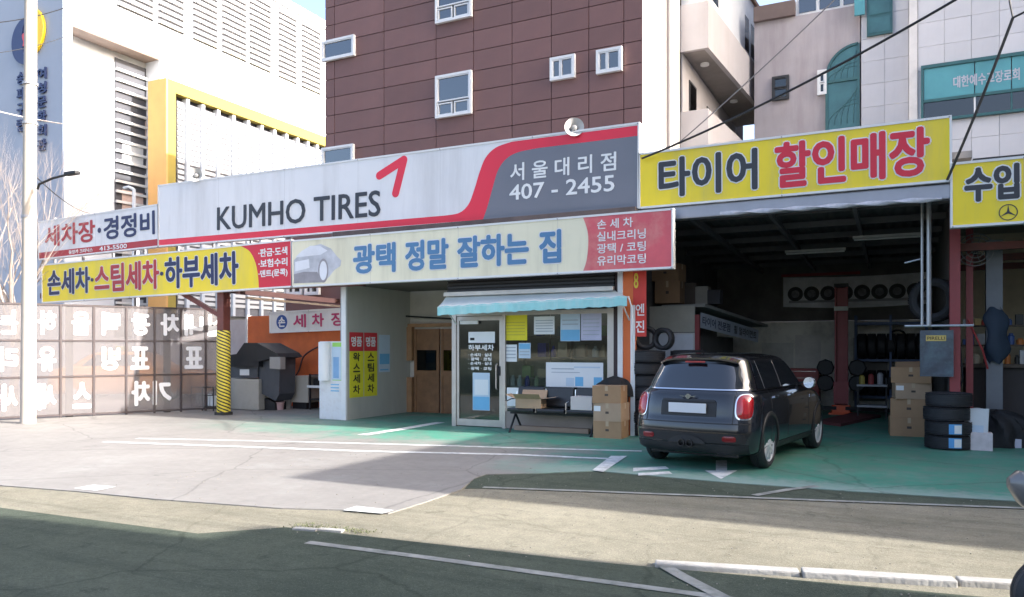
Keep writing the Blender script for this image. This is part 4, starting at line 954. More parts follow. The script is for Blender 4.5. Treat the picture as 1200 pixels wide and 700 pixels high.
card = [M('cardboard_a', (.36, .22, .12), .8, var=.08, scale=4, bump=.1), M('cardboard_b', (.42, .29, .19), .8, var=.08, scale=4, bump=.1), M('cardboard_c', (.30, .18, .10), .8, var=.1, scale=4, bump=.1)]
tape = M('parcel_tape', (.46, .34, .22), .3, var=.05)
def carton(loc, w, d, h, label, rz=0, mat=0, open_=False, mark=True):
    t = thing('carton', label, 'box', loc, rz, 'cardboard cartons'); th = .006
    m = MB(); m.box(-w / 2, w / 2, -d / 2, -d / 2 + th, 0, h); m.box(-w / 2, w / 2, d / 2 - th, d / 2, 0, h); m.box(-w / 2, -w / 2 + th, -d / 2 + th, d / 2 - th, 0, h); m.box(w / 2 - th, w / 2, -d / 2 + th, d / 2 - th, 0, h); m.box(-w / 2 + th, w / 2 - th, -d / 2 + th, d / 2 - th, 0, th)
    m.build('body', card[mat], t, world=False)
    if open_:
        for k, (ax, sg, ang) in enumerate((('y', -1, 35), ('y', 1, 60), ('x', -1, 20), ('x', 1, 8))):
            L = (d if ax == 'y' else w) * .45; f = MB(); a = R(ang)
            if ax == 'y': f.bar((-w / 2, sg * d / 2, h), (w / 2, sg * d / 2, h), .001); f = MB(); f.face([(-w / 2, sg * d / 2, h), (w / 2, sg * d / 2, h), (w / 2, sg * (d / 2 + L * math.cos(a)), h + L * math.sin(a)), (-w / 2, sg * (d / 2 + L * math.cos(a)), h + L * math.sin(a))])
            else: f.face([(sg * w / 2, -d / 2, h), (sg * w / 2, d / 2, h), (sg * (w / 2 + L * math.cos(a)), d / 2, h + L * math.sin(a)), (sg * (w / 2 + L * math.cos(a)), -d / 2, h + L * math.sin(a))])
            f.build('flap', card[mat], t, world=False)
    else:
        m = MB(); m.box(-w / 2 + .01, -w / 2 + .13, -d / 2 - .0014, -d / 2 - .0004, h * .55, h * .85); m.build('paper_label', strw, t, world=False) if mat == 1 else None
        m = MB(); m.box(-.025, .025, -d / 2 - .0011, -d / 2 - .0003, h * .72, h + .004); m.build('tape', tape, t, world=False)
        m = MB(); g = .003; m.box(-w / 2, w / 2, -d / 2, -g, h, h + .005); m.box(-w / 2, w / 2, g, d / 2, h, h + .005); m.build('flap', card[mat], t, world=False)
        m = MB(); m.box(-w / 2 - .001, w / 2 + .001, -.03, .03, h + .0051, h + .0058); m.box(w / 2 + .0003, w / 2 + .001, -.03, .03, h * .7, h + .005); m.build('tape', tape, t, world=False)
    if mark:
        box('print', M('carton_print', (.08, .06, .05), .8), t, -w * .06, w * .06, -d / 2 - .0012, -d / 2 - .0002, h * .42, h * .55, world=False)
    return t
z = 2.45
carton((px_x(785, 15.4), 15.4, z), .50, .5, .44, 'lower carton on the cubicle roof in the garage', .05, 2); carton((px_x(784, 15.4), 15.4, z + .447), .55, .5, .34, 'upper bulging carton on the cubicle roof in the garage', -.06, 2)
for k, (p, q, c) in enumerate(((808, 320, (.1, .08, .07)), (822, 330, (.35, .33, .3)), (836, 338, (.05, .05, .06)))):
    x = px_x(p, 16.2); zz = 2.42 + .02 * k; m = MB().box(x - .12, x + .16, 16.1, 16.4, zz, zz + .5 - .1 * k, .02)
    tag(m.build('stored_box', M('stored_%d' % k, c, .7)), ('dark brown', 'pale grey', 'black')[k] + ' box stored on the cubicle roof', 'box')

# ---------------------------------------------------------------- tyres
rub = M('tyre_rubber', (.022, .022, .025), .62, var=.25, scale=12, bump=.15, bscale=80)
def tyre_mesh(r=.32, w=.2, ri=.2):
    m = MB(); P = [(ri, -w * .36), (ri + .02, -w * .44), ((ri + r) / 2, -w * .53), (r - .035, -w * .48), (r - .008, -w * .38)]
    for c in (-.24, 0, .24): P += [(r, w * (c - .085)), (r - .009, w * (c - .07)), (r - .009, w * (c - .02)) if c else (r - .009, 0), (r, w * (c + .0))] if False else [(r, w * (c - .10)), (r, w * (c - .02)), (r - .009, w * (c - .015)), (r - .009, w * (c + .015)), (r, w * (c + .02)), (r, w * (c + .10))]
    P += [(r - .008, w * .38), (r - .035, w * .48), ((ri + r) / 2, w * .53), (ri + .02, w * .44), (ri, w * .36), (ri - .005, 0)]
    m.lathe(P, 40, (0, 0, 0), 'z', True)
    n = 56                                               # shoulder tread blocks
    for k in range(n):
        a = 2 * math.pi * k / n
        for sg in (-1, 1):
            j = len(m.v); m.box(-.004, .004, -.011, .011, -.018, .018); m.xform(Matrix.Rotation(a, 4, 'Z') @ Matrix.Translation((r - .012, 0, sg * w * .40)) @ Matrix.Rotation(sg * R(35), 4, 'Y'), j)
    m.smooth = True; return m.mesh('tyre', rub)
TM = tyre_mesh()
def tyre(loc, label, rot=(0, 0, 0), s=1.0, sticker=None, group='tyres stacked outside'):
    o = bpy.data.objects.new('tyre', TM); COL.objects.link(o); o.location = loc; o.rotation_euler = rot; o.scale = (s, s, s); tag(o, label, 'tyre', group)
    if sticker is not None:
        def sf(u, v):
            a = R(sticker - 16 + 32 * u); r = .3235; z = -.075 + .15 * v; return Vector((r * math.cos(a), r * math.sin(a), z))
        st = MB().grid(sf, 8, 2).build('sticker', M('sticker_blue', (.10, .33, .66), .4), o, world=False)
        def sf2(u, v):
            a = R(sticker - 3 + 18 * u); r = .3245; z = -.065 + .125 * v; return Vector((r * math.cos(a), r * math.sin(a), z))
        MB().grid(sf2, 6, 2).build('sticker_field', strw, o, world=False)
    return o
# stack on the right, four tyres with stickers
c = gd(1111, 529); cx, cy = c.x + .02, c.y + .3
names = ['bottom tyre with blue sticker in the stack beside the cartons', 'second tyre up with blue sticker in the stack beside the cartons', 'third tyre up without sticker in the stack beside the cartons', 'top tyre of the stack beside the cartons']
view = math.degrees(math.atan2(-cy, -cx))
for k in range(4): tyre((cx + rnd.uniform(-.025, .025), cy + rnd.uniform(-.02, .02), .124 + .2135 * k), names[k], (R(rnd.uniform(-1, 1)), R(rnd.uniform(-1, 1)), 0), 1.0, view + 18 if k < 2 else None)
# cartons beside it
c0 = gd(1066, 513); hz = [.43, .38, .31, .34]; z = .013; cy0 = c0.y + .34
dims = [(.60, .58), (.58, .58), (.56, .56), (.62, .60)]
nm = ['bottom carton of the tall stack beside the tyre stack', 'second carton up in the stack beside the tyre stack', 'third carton up with torn edge in the stack beside the tyres', 'topmost carton with lifted flaps beside the tyre stack']
for k in range(4):
    hk = (.32, .32, .27, .27)[k]; carton((c0.x - .02 + (0, .02, .05, .06)[k], cy0 + (0, .02, -.01, .0)[k], z), dims[k][0], dims[k][1], hk, nm[k], R((3, -2, 6, -4)[k]), (0, 0, 1, 0)[k], open_=False); z += hk + .0062
fl = MB().face([(c0.x - .22, cy0 - .30, z), (c0.x + .36, cy0 - .31, z), (c0.x + .34, cy0 - .12, z + .10), (c0.x - .22, cy0 - .1, z + .09)]).build('cardboard_sheet', card[0]); tag(fl, 'loose bent cardboard sheet lying on the topmost carton', 'cardboard')
# left stack by the shop
cx, cy = px_x(757, 13.25), 13.25
for k in range(7): tyre((cx + rnd.uniform(-.03, .03), cy + rnd.uniform(-.03, .03), .124 + .2135 * k), ('bottom tyre', 'second tyre up', 'third tyre up', 'fourth tyre up', 'fifth tyre up', 'sixth tyre up', 'top tyre')[k] + ' in the stack between shop and garage', (R(rnd.uniform(-1.5, 1.5)), R(rnd.uniform(-1.5, 1.5)), 0))
cx2 = cx + .70
for k in range(7): tyre((cx2 + rnd.uniform(-.03, .03), cy + .35 + rnd.uniform(-.03, .03), .124 + .2135 * k), ('bottom tyre', 'second tyre up', 'third tyre up', 'fourth tyre up', 'fifth tyre up', 'sixth tyre up', 'top tyre')[k] + ' in the stack behind the parked car', (R(rnd.uniform(-1.5, 1.5)), 0, 0))
tyre((cx - .02, cy + .05, 1.51 + .22), 'small tyre standing upright on the stack by the red banner', (R(90), 0, R(20)), .68); tyre((cx + .30, cy + .05, 1.51 + .20), 'small tyre leaning upright on the stack by the cubicle', (R(88), 0, R(-15)), .62)
# rack of tyres high on the right wall and a reel
tyre((px_x(1094, 14.6), 14.6, 2.35), 'large dark tyre hanging beside the grey pipes', (R(90), 0, R(-20)), 1.15, group='tyres hung in the garage')
# dark board with gold label
bd = thing('tyre_board', 'dark hanging board with a small gold label beside the red column', 'board', (px_x(1078, 13.82), 13.82, 1.10)); wv = px_x(1117.5, 13.82) - px_x(1078, 13.82)
box('sheet', M('board_dark', (.05, .07, .10), .25, var=.4, scale=3, dirt=((.12, .22, .25), .6, 2)), bd, 0, wv, -.01, 0, 0, .73, world=False)
box('label', M('gold_label', (.62, .44, .12), .5), bd, wv * .18, wv * .78, -.013, -.0101, .56, .65, world=False); text('PIRELLI', dark, bd, wv * .22, wv * .74, .58, .63, y=-.0135, bold=.01, th=.001)
# bags and small boxes by the tyres
def bag(px, py, Y, w, hgt, label, mat, tilt):
    p = at(px, py, Y); t = thing('paper_bag', label, 'bag', (p.x, Y, .013)); m = MB()
    def f(u, v): 
        a = 2 * math.pi * u; k = 1 - .12 * v; return Vector((w / 2 * k * max(-1, min(1, 1.35 * math.cos(a))) + tilt * v * hgt, .07 * k * max(-1, min(1, 1.3 * math.sin(a))) , hgt * v + .008 * math.sin(a * 5) * v))
    m.grid(f, 32, 6); m.build('bag_body', mat, t, world=False, smooth=True)
    box('printed_patch', plb, t, -w * .3 + tilt * hgt * .4, w * .3 + tilt * hgt * .4, -.078, -.072, hgt * .3, hgt * .6, world=False)
bag(1141, 500, 13.55, .34, .62, 'white paper bag standing behind the tyre stack', M('bag_white', (.62, .64, .66), .7, var=.06), .08)
g1 = gd(1151, 530)
tag(MB().box(g1.x - .15, g1.x + .14, g1.y + .05, g1.y + .3, .013, .28, .006).build('small_box', M('box_pink_white', (.58, .52, .53), .6, var=.12, scale=9)), 'small pinkish white printed box on the green floor by the tyres', 'box')
g1 = gd(1171, 526); tag(MB().box(g1.x - .08, g1.x + .3, g1.y + .08, g1.y + .4, .013, .15, .006).build('small_box', M('box_lilac', (.50, .50, .60), .6, var=.1)), 'low lilac box on the green floor near the workbench', 'box')
g1 = gd(1166, 517); tag(MB().box(g1.x - .06, g1.x + .12, g1.y + .35, g1.y + .55, .013, .24, .02).build('tool_box', M('box_blue', (.03, .06, .30), .4)), 'small blue box behind the lilac box', 'box')

# ================================================================== NEIGHBOUR BAY
nb = thing('repair_bay', 'cream walled repair bay under the lower yellow sign', 'garage', (3, 17, 0))
box('back_wall', M('bay_cream', (.62, .53, .38), .8, var=.08, dirt=((.3, .25, .18), .4, 1)), nb, xg1 + .1, 8.9, 19.0, 19.1, 0, 4.0); box('ceiling', M('bay_ceiling', (.25, .23, .2), .8), nb, xg1 + .1, 8.9, 13.0, 19.1, 3.95, 4.05)
for y in (14.2, 16.0, 17.8): box('beam', rust, nb, xg1 + .11, 8.8, y, y + .1, 3.1, 3.22)
box('fascia', dark, nb, 1.0, 8.9, 12.97, 13.1, 3.5, 4.3)
MB().bar((px_x(1136, 14.6), 14.6, 0), (px_x(1136, 14.6), 14.6, 3.9), .1).build('post', redc, nb)
x = px_x(1166, 14.8); hc = thing('hoist_column', 'dark grey hoist column with padded cover in the repair bay', 'hoist', (x, 14.8, .013)); box('post', M('hoist_grey', (.16, .17, .19), .5, .3), hc, -.13, .10, -.08, .08, 0, 3.3, world=False)
MB().grid(lambda u, v: Vector(((.17 + .035 * math.sin(6.28 * u * 3 + 4 * v) + .05 * math.sin(v * 9)) * (math.sin(math.pi * min(.97, max(.03, v))) ** .35) * math.cos(6.28 * u), -.12 + .13 * (math.sin(math.pi * min(.97, max(.03, v))) ** .35) * math.sin(6.28 * u), 1.30 + .88 * v + .03 * math.sin(6.28 * u * 2))), 36, 16).build('cover', M('cover_navy', (.02, .035, .06), .7), hc, world=False, smooth=True)
MB().tube([(-.4, -.25, 2.0), (-.2, -.3, 1.5), (-.12, -.2, 1.2)], .016, 6).build('hose', M('hose_red', (.4, .05, .05), .5), hc, world=False)
fan = thing('wall_fan', 'round caged fan hung high in the repair bay', 'fan', (px_x(1143, 14.5), 14.5, at(1143, 293, 14.5).z))
m = MB(); 
for r_ in (.26, .2, .13, .06): m.lathe([(r_ - .006, -.006), (r_ + .006, -.006), (r_ + .006, .006), (r_ - .006, .006)], 24, (0, 0, 0), 'y', True)
for k in range(10): m.tube([(0, 0, 0), (.26 * math.cos(k * .628), 0, .26 * math.sin(k * .628))], .005, 5)
m.build('cage', M('fan_grey', (.2, .2, .2), .5), fan, world=False); MB().lathe([(.01, .03), (.07, .03), (.07, .15), (.01, .15)], 12, (0, 0, 0), 'y').build('motor', dark, fan, world=False)
# workbench and its clutter
wbn = thing('workbench', 'cluttered dark workbench along the repair bay wall', 'workbench', (2.0, 15.4, 0)); x0 = px_x(1128, 15.2)
box('top', M('bench_top', (.10, .07, .05), .6), wbn, x0, 6, 15.2, 15.9, 1.22, 1.28); box('front', M('bench_front', (.05, .04, .04), .7), wbn, x0 + .05, 6, 15.3, 15.8, 0, 1.21); box('shelf', M('bench_top', 0), wbn, x0, 6, 15.7, 15.9, 1.58, 1.61); box('shelf', M('bench_top', 0), wbn, x0, 6, 15.7, 15.9, 1.92, 1.95)
cols_ = [('brass', (.75, .50, .20), .35), ('cream', (.75, .65, .48), .6), ('steel', (.5, .5, .52), .3), ('orange', (.6, .2, .05), .5), ('white', (.65, .65, .65), .6), ('red', (.4, .05, .04), .5), ('black', (.03, .03, .03), .5), ('blue', (.05, .12, .35), .4)]
for lev, (zb, y0, n0) in enumerate(((1.281, 15.3, 26), (1.611, 15.74, 24), (1.951, 15.74, 18))):
    x = x0 + .04
    for k in range(n0):
        nm_, c_, ro_ = cols_[rnd.randrange(8)]; w = rnd.uniform(.05, .12); hh = rnd.uniform(.08, .25)
        yy = y0 + rnd.uniform(0, .1 if lev == 0 else .02); m = MB()
        shp = 'round can' if rnd.random() < .6 else 'square tin'
        if shp == 'round can': m.lathe([(.005, 0), (w / 2, 0), (w / 2, hh * .75), (w * .3, hh * .85), (w * .3, hh), (.005, hh)], 10, (x + w / 2, yy + .05, zb))
        else: m.box(x, x + w, yy, yy + .1, zb, zb + hh, .004)
        tag(m.build('workshop_item', M('ws_' + nm_, c_, ro_)), '%s %s %s on the %s of the repair bay workbench' % ('tall' if hh > .17 else 'short', nm_, shp, ('top', 'middle shelf', 'highest shelf')[lev]), 'container', 'cans and tins on the workbench'); x += w + rnd.uniform(.0, .05)
# black tarpaulin heap
def heap(u, v):
    a = 2 * math.pi * u; r = (.40 + .09 * math.sin(a * 3 + 1) + .05 * math.sin(a * 8 + 6 * v)) * math.cos(v * math.pi / 2) ** .7; return Vector((r * math.cos(a) * .95 + .12 * v * math.sin(5 * v), r * math.sin(a) * .7, .55 * math.sin(v * math.pi / 2) ** 1.25 * (1 + .05 * math.sin(a * 4))))
m = MB().grid(heap, 40, 14); m.smooth = True; o = m.build('tarpaulin_heap', M('black_tarp', (.012, .012, .014), .7, bump=.4, bscale=9), None, False, (px_x(1176, 14.2), 14.2, .013)); tag(o, 'black tarpaulin covered heap in front of the workbench', 'tarpaulin')

# racks and equipment along the garage back wall
rkm = M('rack_blue', (.05, .09, .20), .5, var=.15, scale=5)
trk = thing('tyre_rack', 'steel rack of stored tyres under the tyre banner', 'rack', (.0, 20.9, .013)); x0_, x1_ = px_x(1003, 20.9), px_x(1086, 20.9)
for x in (x0_, (x0_ + x1_) / 2, x1_):
    for y in (20.7, 21.2): box('upright', rkm, trk, x - .025, x + .025, y - .025, y + .025, .013, 2.35)
for z in (.35, 1.25, 2.15):
    for y in (20.7, 21.2): box('rail', rkm, trk, x0_, x1_, y - .02, y + .02, z - .03, z + .03)
for lev, z in enumerate((.38, 1.28)):
    k = 0; x = x0_ + .14
    while x < x1_ - .1:
        tyre((x, 20.95, z + .315), ('lower tier', 'middle tier')[lev] + ' tyre standing in the rack under the tyre banner', (0, R(90), 0), .98, group='tyres in the rack'); x += .215
cabr = thing('tool_cabinet', 'red tool cabinet with drawers at the garage back wall', 'cabinet', (px_x(942, 20.9), 20.9, .013)); tcm = M('tool_red', (.36, .03, .03), .35, var=.1)
box('body', tcm, cabr, -.38, .38, -.22, .25, .1, 1.02, .015, world=False)
for k in range(5): box('drawer', tcm, cabr, -.35, .35, -.235, -.221, .15 + .17 * k, .29 + .17 * k, world=False); box('handle', chrome, cabr, -.3, .3, -.25, -.236, .26 + .17 * k, .275 + .17 * k, world=False)
for k in range(4): MB().lathe([(.001, 0), (.05, 0), (.05, .04), (.001, .04)], 12, (-.32 + .64 * (k % 2), -.15 + .33 * (k // 2), .05), 'x').build('castor', dark, cabr, world=False)
acp = thing('air_compressor', 'dark blue air compressor with round tank inside the garage', 'compressor', (px_x(905, 20.3), 20.3, .013))
MB().lathe([(.01, -.5), (.18, -.46), (.24, -.36), (.24, .36), (.18, .46), (.01, .5)], 20, (0, 0, .36), 'x').build('tank', rkm, acp, world=False, smooth=True); MB().box(-.25, .25, -.16, .16, .62, .9, .03).build('motor', dark, acp, world=False)
for sx in (-.3, .3): box('foot', dark, acp, sx - .03, sx + .03, -.18, .18, 0, .16, world=False)
for k, (p, y, z) in enumerate(((955, 17.5, 3.6), (1040, 16.2, 3.65))):
    x = px_x(p, y); lt = thing('tube_light', ('unlit tube light hung deep in the garage', 'unlit tube light hung near the grey pipes')[k], 'light fitting', (x, y, z)); box('housing', M('fitting_white', (.5, .5, .5), .5), lt, -.6, .6, -.06, .06, 0, .05, world=False); MB().tube([(-.58, 0, -.02), (.58, 0, -.02)], .016, 8).build('tube', M('tube_white', (.7, .7, .7), .3), lt, world=False)
def hang(p0, y, z0, n, label):
    x = px_x(p0, y); pts = []
    for k in range(n * 14 + 1): a = 2 * math.pi * k / 14; r_ = .2 + .012 * math.sin(a * 1.7); pts.append((x + r_ * math.cos(a), y + .01 * (k / 14) + .01 * math.sin(a * 3), z0 + r_ * 1.25 * math.sin(a)))
    pts += [(x + .25, y + .1, z0 - .5), (x + .1, y + .1, z0 - 1.0)]
    tag(MB().tube(pts, .014, 6).build('air_hose', M('hose_black', (.02, .02, .022), .5), smooth=True), label, 'hose')
hang(1052, 21.3, 2.0 - .25, 4, 'coiled black air hose on the garage back wall'); hang(1108, 14.25, 1.55, 3, 'coiled black hose beside the hanging board')
trol = thing('tool_trolley', 'low dark tool trolley with tins beside the red lift', 'trolley', (px_x(1022, 18.6), 18.6, .013)); box('tray', steel, trol, -.3, .3, -.2, .2, .70, .74, world=False); box('tray', steel, trol, -.3, .3, -.2, .2, .25, .29, world=False)
for sx in (-.28, .28):
    for sy in (-.18, .18): box('leg', dark, trol, sx - .015, sx + .015, sy - .015, sy + .015, 0, .9, world=False)
for k, c in enumerate(((.5, .4, .1), (.3, .05, .05), (.4, .4, .42))): tag(MB().lathe([(.005, 0), (.06, 0), (.06, .16 + .03 * k), (.03, .2 + .03 * k), (.005, .2 + .03 * k)], 12, (px_x(1022, 18.6) - .2 + .18 * k, 18.55, .754)).build('oil_can', M('oilcan_%d' % k, c, .4)), ('yellow', 'red', 'grey')[k] + ' oil can on the tool trolley', 'can')

# ================================================================== LEFT YARD
# glazed boundary fence with lettering seen from behind
FA, FB = gd(50, 491), gd(262, 481); FD = (FB - FA).normalized()
def on_fence(px):
    d = dirn(px, HY); den = d[0] * FD.y - d[1] * FD.x; t = (FA.x * FD.y - FA.y * FD.x) / den
    return (Vector((d[0] * t, d[1] * t, 0)) - FA).dot(FD)
fn = thing('glazed_fence', 'tall framed fence of cloudy panes with white reversed lettering', 'fence', (FA.x, FA.y, 0.013)); fn.rotation_euler = (0, 0, math.atan2(FD.y, FD.x))
fr_m = M('fence_frame', (.06, .045, .045), .6, var=.15, scale=6); pane_m = GLASS('cloudy_pane', '#bbb6b6', 1.1, .08, 1.4, milky=.26); fl_m = M('fence_letter', (.76, .76, .77), .6, var=.02)
fe = [-70, -14, 28, 71, 110, 148, 181, 212, 241, 266]; rows_ = [.05, .90, 1.70, 2.49]
U = [on_fence(p) for p in fe]
for z in rows_: box('rail', fr_m, fn, U[0], U[-1], -.02, .02, z - .02, z + .02, world=False)
for k, u in enumerate(U): box('upright', fr_m, fn, u - .022, u + .022, -.024, .024, 0, 2.51, world=False)
for i in range(len(U) - 1):
    for j in range(3): box('pane', pane_m, fn, U[i] + .023, U[i + 1] - .023, -.004, .004, rows_[j] + .021, rows_[j + 1] - .021, world=False)
for p in (82, 197): u = on_fence(p); box('support_post', M('dark_post', (.075, .06, .062), .6), fn, u - .07, u + .07, .06, .2, 0, 2.5, world=False)
let = {2: {-1: '세', 10: '는', 55: '하', 95: '을', 130: '택', 165: '광', 199: '차', 227: '내', 254: '실'}, 1: {10: '리', 55: '유', 130: '빙', 164: '표', 227: '표'}, 0: {10: '사', 55: '세', 96: '스', 165: '차', 190: '기'}}
for r_, dct in let.items():
    for p, cch in dct.items():
        if p < 0: continue
        u0, u1 = on_fence(p - 11), on_fence(p + 11); z0, z1 = rows_[r_] + .13, rows_[r_ + 1] - .13
        text(cch, fl_m, fn, u0, u1, z0, z1, y=-.006, bold=.042, th=.003, mirror=True)
# gantry: post wrapped in hazard tape, brace and beams
def hazard():
    m = bpy.data.materials.new('hazard_tape'); m.use_nodes = True; n = m.node_tree; L = n.links; b = n.nodes['Principled BSDF']; b.inputs['Roughness'].default_value = .5
    tc = n.nodes.new('ShaderNodeTexCoord'); sp = n.nodes.new('ShaderNodeSeparateXYZ'); L.new(tc.outputs['Object'], sp.inputs[0])
    def ma(op, a, c):
        q = n.nodes.new('ShaderNodeMath'); q.operation = op
        for k, v in ((0, a), (1, c)):
            if isinstance(v, (int, float)): q.inputs[k].default_value = v
            else: L.new(v, q.inputs[k])
        return q.outputs[0]
    at2 = ma('ARCTAN2', sp.outputs['Y'], sp.outputs['X'])
    s_ = ma('FRACT', ma('ADD', ma('MULTIPLY', sp.outputs['Z'], 13.0), ma('MULTIPLY', at2, 5 / (2 * math.pi))), 0)
    g = ma('GREATER_THAN', s_, .45); mx = n.nodes.new('ShaderNodeMixRGB'); L.new(g, mx.inputs[0]); mx.inputs[1].default_value = (.03, .03, .025, 1); mx.inputs[2].default_value = (.72, .60, .06, 1); L.new(mx.outputs[0], b.inputs['Base Color']); return m
gp = gd(262, 487); gn = thing('wash_gantry', 'red-brown steel gantry post wrapped in yellow and black tape', 'gantry', (gp.x, gp.y, .013))
box('post', rust, gn, -.10, .10, -.10, .10, 0, 2.9, world=False)
m = MB().lathe([(.148, .07), (.152, .08), (.152, 1.93), (.148, 1.94)], 24, (0, 0, 0)); m.build('hazard_wrap', hazard(), gn, world=False, smooth=True)
box('foot', M('foot_black', (.03, .03, .03), .7), gn, -.14, .14, -.14, .14, 0, .068, world=False)
Y = gp.y
MB().bar(at(214, 344, Y), at(260, 371, Y), .08, .10).build('brace', rust, gn); MB().bar(at(236, 338, Y) + Vector((-6, 0, 0)), at(300, 338, Y) + Vector((3, 0, .02)), .12, .14).build('cross_beam', rust, gn)
MB().bar(Vector((-13.55, 12.75, 2.86)), Vector((-13.45, 16.7, 2.80)), .10, .12).build('side_beam', M('dark_rust', (.05, .018, .016), .6), gn)
MB().bar(Vector((-13.3, 13.0, 2.70)), Vector((-12.9, 16.6, 2.62)), .06, .05).build('rail', M('pale_rail', (.42, .34, .27), .6), gn)
# frame behind the big signs
sf = thing('sign_frame', 'thin steel frame carrying the signs over the yard', 'frame', (-15.6, 13.1, 0))
for z in (2.95, 3.7, 4.2, 4.95): MB().bar((-20.6, 13.08, z), (-10.7, 13.08, z), .06).build('rail', steel, sf)
for k in range(9): MB().bar((-20.5 + k * 1.2, 13.15, 2.9), (-20.5 + k * 1.2, 13.15, 5.1), .05).build('upright', steel, sf)
for x in (-17.4, -10.75): MB().bar((x, 13.3, 0), (x, 13.3, 4.9), .09).build('leg', steel, sf)
# orange wall with small sign
ow = M('orange_wall', (.62, .14, .035), .7, var=.16, scale=1.3, dirt=((.40, .075, .03), .7, 1.1))
wl = thing('orange_wall', 'bright orange yard wall behind the car wash equipment', 'wall', (px_x(350, 15.6), 15.6, 0)); box('wall', ow, wl, px_x(290.5, 15.6), xw - .07, 15.6, 15.7, 0, 2.42); box('edge', white, wl, px_x(288.5, 15.6), px_x(290.4, 15.6), 15.58, 15.72, 0, 2.44)
pw = thing('pale_hoarding', 'pale pinkish hoarding panel beside the orange wall', 'hoarding', (px_x(275, 15.9), 15.9, 0)); box('sheet', M('hoarding', (.50, .45, .45), .7, var=.08, dirt=((.4, .3, .3), .4, 2)), pw, px_x(262, 15.9), px_x(288, 15.9), 15.9, 15.95, 0, 2.35)
s = Sign('hand_wash_sign', 'small white hand wash sign with a blue disc on the orange wall', 317, 410, 1.98, 2.04, .50, 15.5, signw, .06)
dz = MB().lathe([(.005, -.003), (.19, -.003), (.19, 0), (.005, 0)], 28, (s.x(330.5), 0, .25), 'y'); dz.build('blue_disc', M('disc_blue', '#2d4f97', .5), s.root, world=False)
text('손', strw, s.root, s.x(330.5) - .12, s.x(330.5) + .12, .12, .38, y=-.0045, bold=.03, th=.002)
for cch, a, b in (('세', 344, 359), ('차', 366, 380), ('장', 388.5, 404)): s.text(cch, M('sign_magenta', '#b83268', .5), a, b, .16, .86, .03)
# washing machinery
blk = M('hood_black', (.009, .010, .013), .6, var=.3, scale=3); gry = M('machine_grey', (.055, .062, .075), .5, var=.15, scale=4); bge = M('machine_beige', (.42, .39, .34), .6, var=.08, scale=3, dirt=((.25, .22, .18), .5, 3))
ww = thing('dust_collector', 'black hooded washing machine with beige cabinet by the gantry post', 'machine', (px_x(290, 14.3), 14.3, .013))
def ppoly(name, mat, pts, Y, d, par, bev=0):
    return MB().prism([(at(a, b, Y).x, at(a, b, Y).z) for a, b in pts], Y, Y + d).build(name, mat, par)
box('cabinet', bge, ww, px_x(254, 14.1), px_x(303, 14.1), 14.1, 14.7, .02, at(280, 444, 14.1).z, .015)
p_ = ppoly('control_panel', gry, [(270, 443), (270, 430), (302, 430), (302, 443)], 14.15, .5, ww); ppoly('label', paper, [(281, 440), (281, 433), (292, 433), (292, 440)], 14.147, .002, ww)
ppoly('hood', blk, [(270, 430), (270, 416), (277, 415), (286, 402), (301, 402), (324, 414), (328, 419), (314, 421), (303, 424), (303, 430)], 14.05, .8, ww)
ppoly('chute', gry, [(303.5, 423), (317, 420), (328, 420), (327, 462), (323, 470), (303.5, 460)], 14.2, .55, ww); ppoly('motor_box', M('motor_box', (.30, .29, .28), .5), [(316, 432), (316, 418.5), (328.5, 418.5), (328.5, 433)], 14.02, .17, ww)
ppoly('leg_frame', dark, [(304, 482), (304, 464), (322, 472), (322, 482)], 14.3, .4, ww)
wc = thing('beige_cabinet', 'beige metal cabinet with black shelf frame against the orange wall', 'cabinet', (px_x(350, 14.9), 14.9, .013))
box('body', bge, wc, px_x(340, 14.9), px_x(361, 14.9), 14.9, 15.5, .18, at(350, 441, 14.9).z, .012); box('plinth', dark, wc, px_x(343, 14.95), px_x(359, 14.95), 14.95, 15.4, .013, .179)
m = MB(); xx0, xx1 = px_x(362, 14.9), px_x(377, 14.9)
for z in (.25, .55, .86): m.box(xx0, xx1, 14.9, 15.4, z, z + .03)
for x in (xx0, xx1 - .04): m.box(x, x + .04, 14.9, 14.94, 0, .9)
m.build('shelf_frame', dark, wc); box('white_bar', white, wc, xx0 - .03, xx1, 14.86, 14.89, .56, .62)
for k, x in enumerate((.0, .3)): tag(MB().box(xx0 + .05 + x * .6, xx0 + .2 + x * .6, 15.0, 15.3, .582, .78, .01).build('drum', dark), ('black canister nearest the beige cabinet on the shelf frame', 'black canister at the outer end of the shelf frame')[k], 'canister')
hr = thing('hose_reel', 'small round hose reel with dark hose on the orange wall', 'hose reel', (px_x(342, 15.55), 15.55, at(342, 425, 15.55).z))
MB().lathe([(.01, -.16), (.11, -.14), (.13, -.05), (.06, 0), (.01, 0)], 18, (0, 0, 0), 'y').build('reel', M('reel_beige', (.4, .33, .28), .5), hr, world=False, smooth=True)
pts = [(.02, -.1, -.02), (-.02, -.1, -.3), (-.15, -.08, -.42), (.1, -.06, -.40), (.3, -.06, -.2), (.42, -.05, .12), (.62, -.05, .28), (.95, -.05, .42)]
pts = [Vector(p) for p in pts]; sm_ = []
for k in range(len(pts) - 1):
    for j in range(6):
        t = j / 6; p0, p1, p2, p3 = pts[max(k - 1, 0)], pts[k], pts[k + 1], pts[min(k + 2, len(pts) - 1)]
        sm_.append(.5 * (2 * p1 + (p2 - p0) * t + (2 * p0 - 5 * p1 + 4 * p2 - p3) * t * t + (3 * p1 - p0 - 3 * p2 + p3) * t ** 3))
MB().tube(sm_, .022, 8).build('hose', M('hose_dark', (.06, .02, .02), .5), hr, world=False, smooth=True)
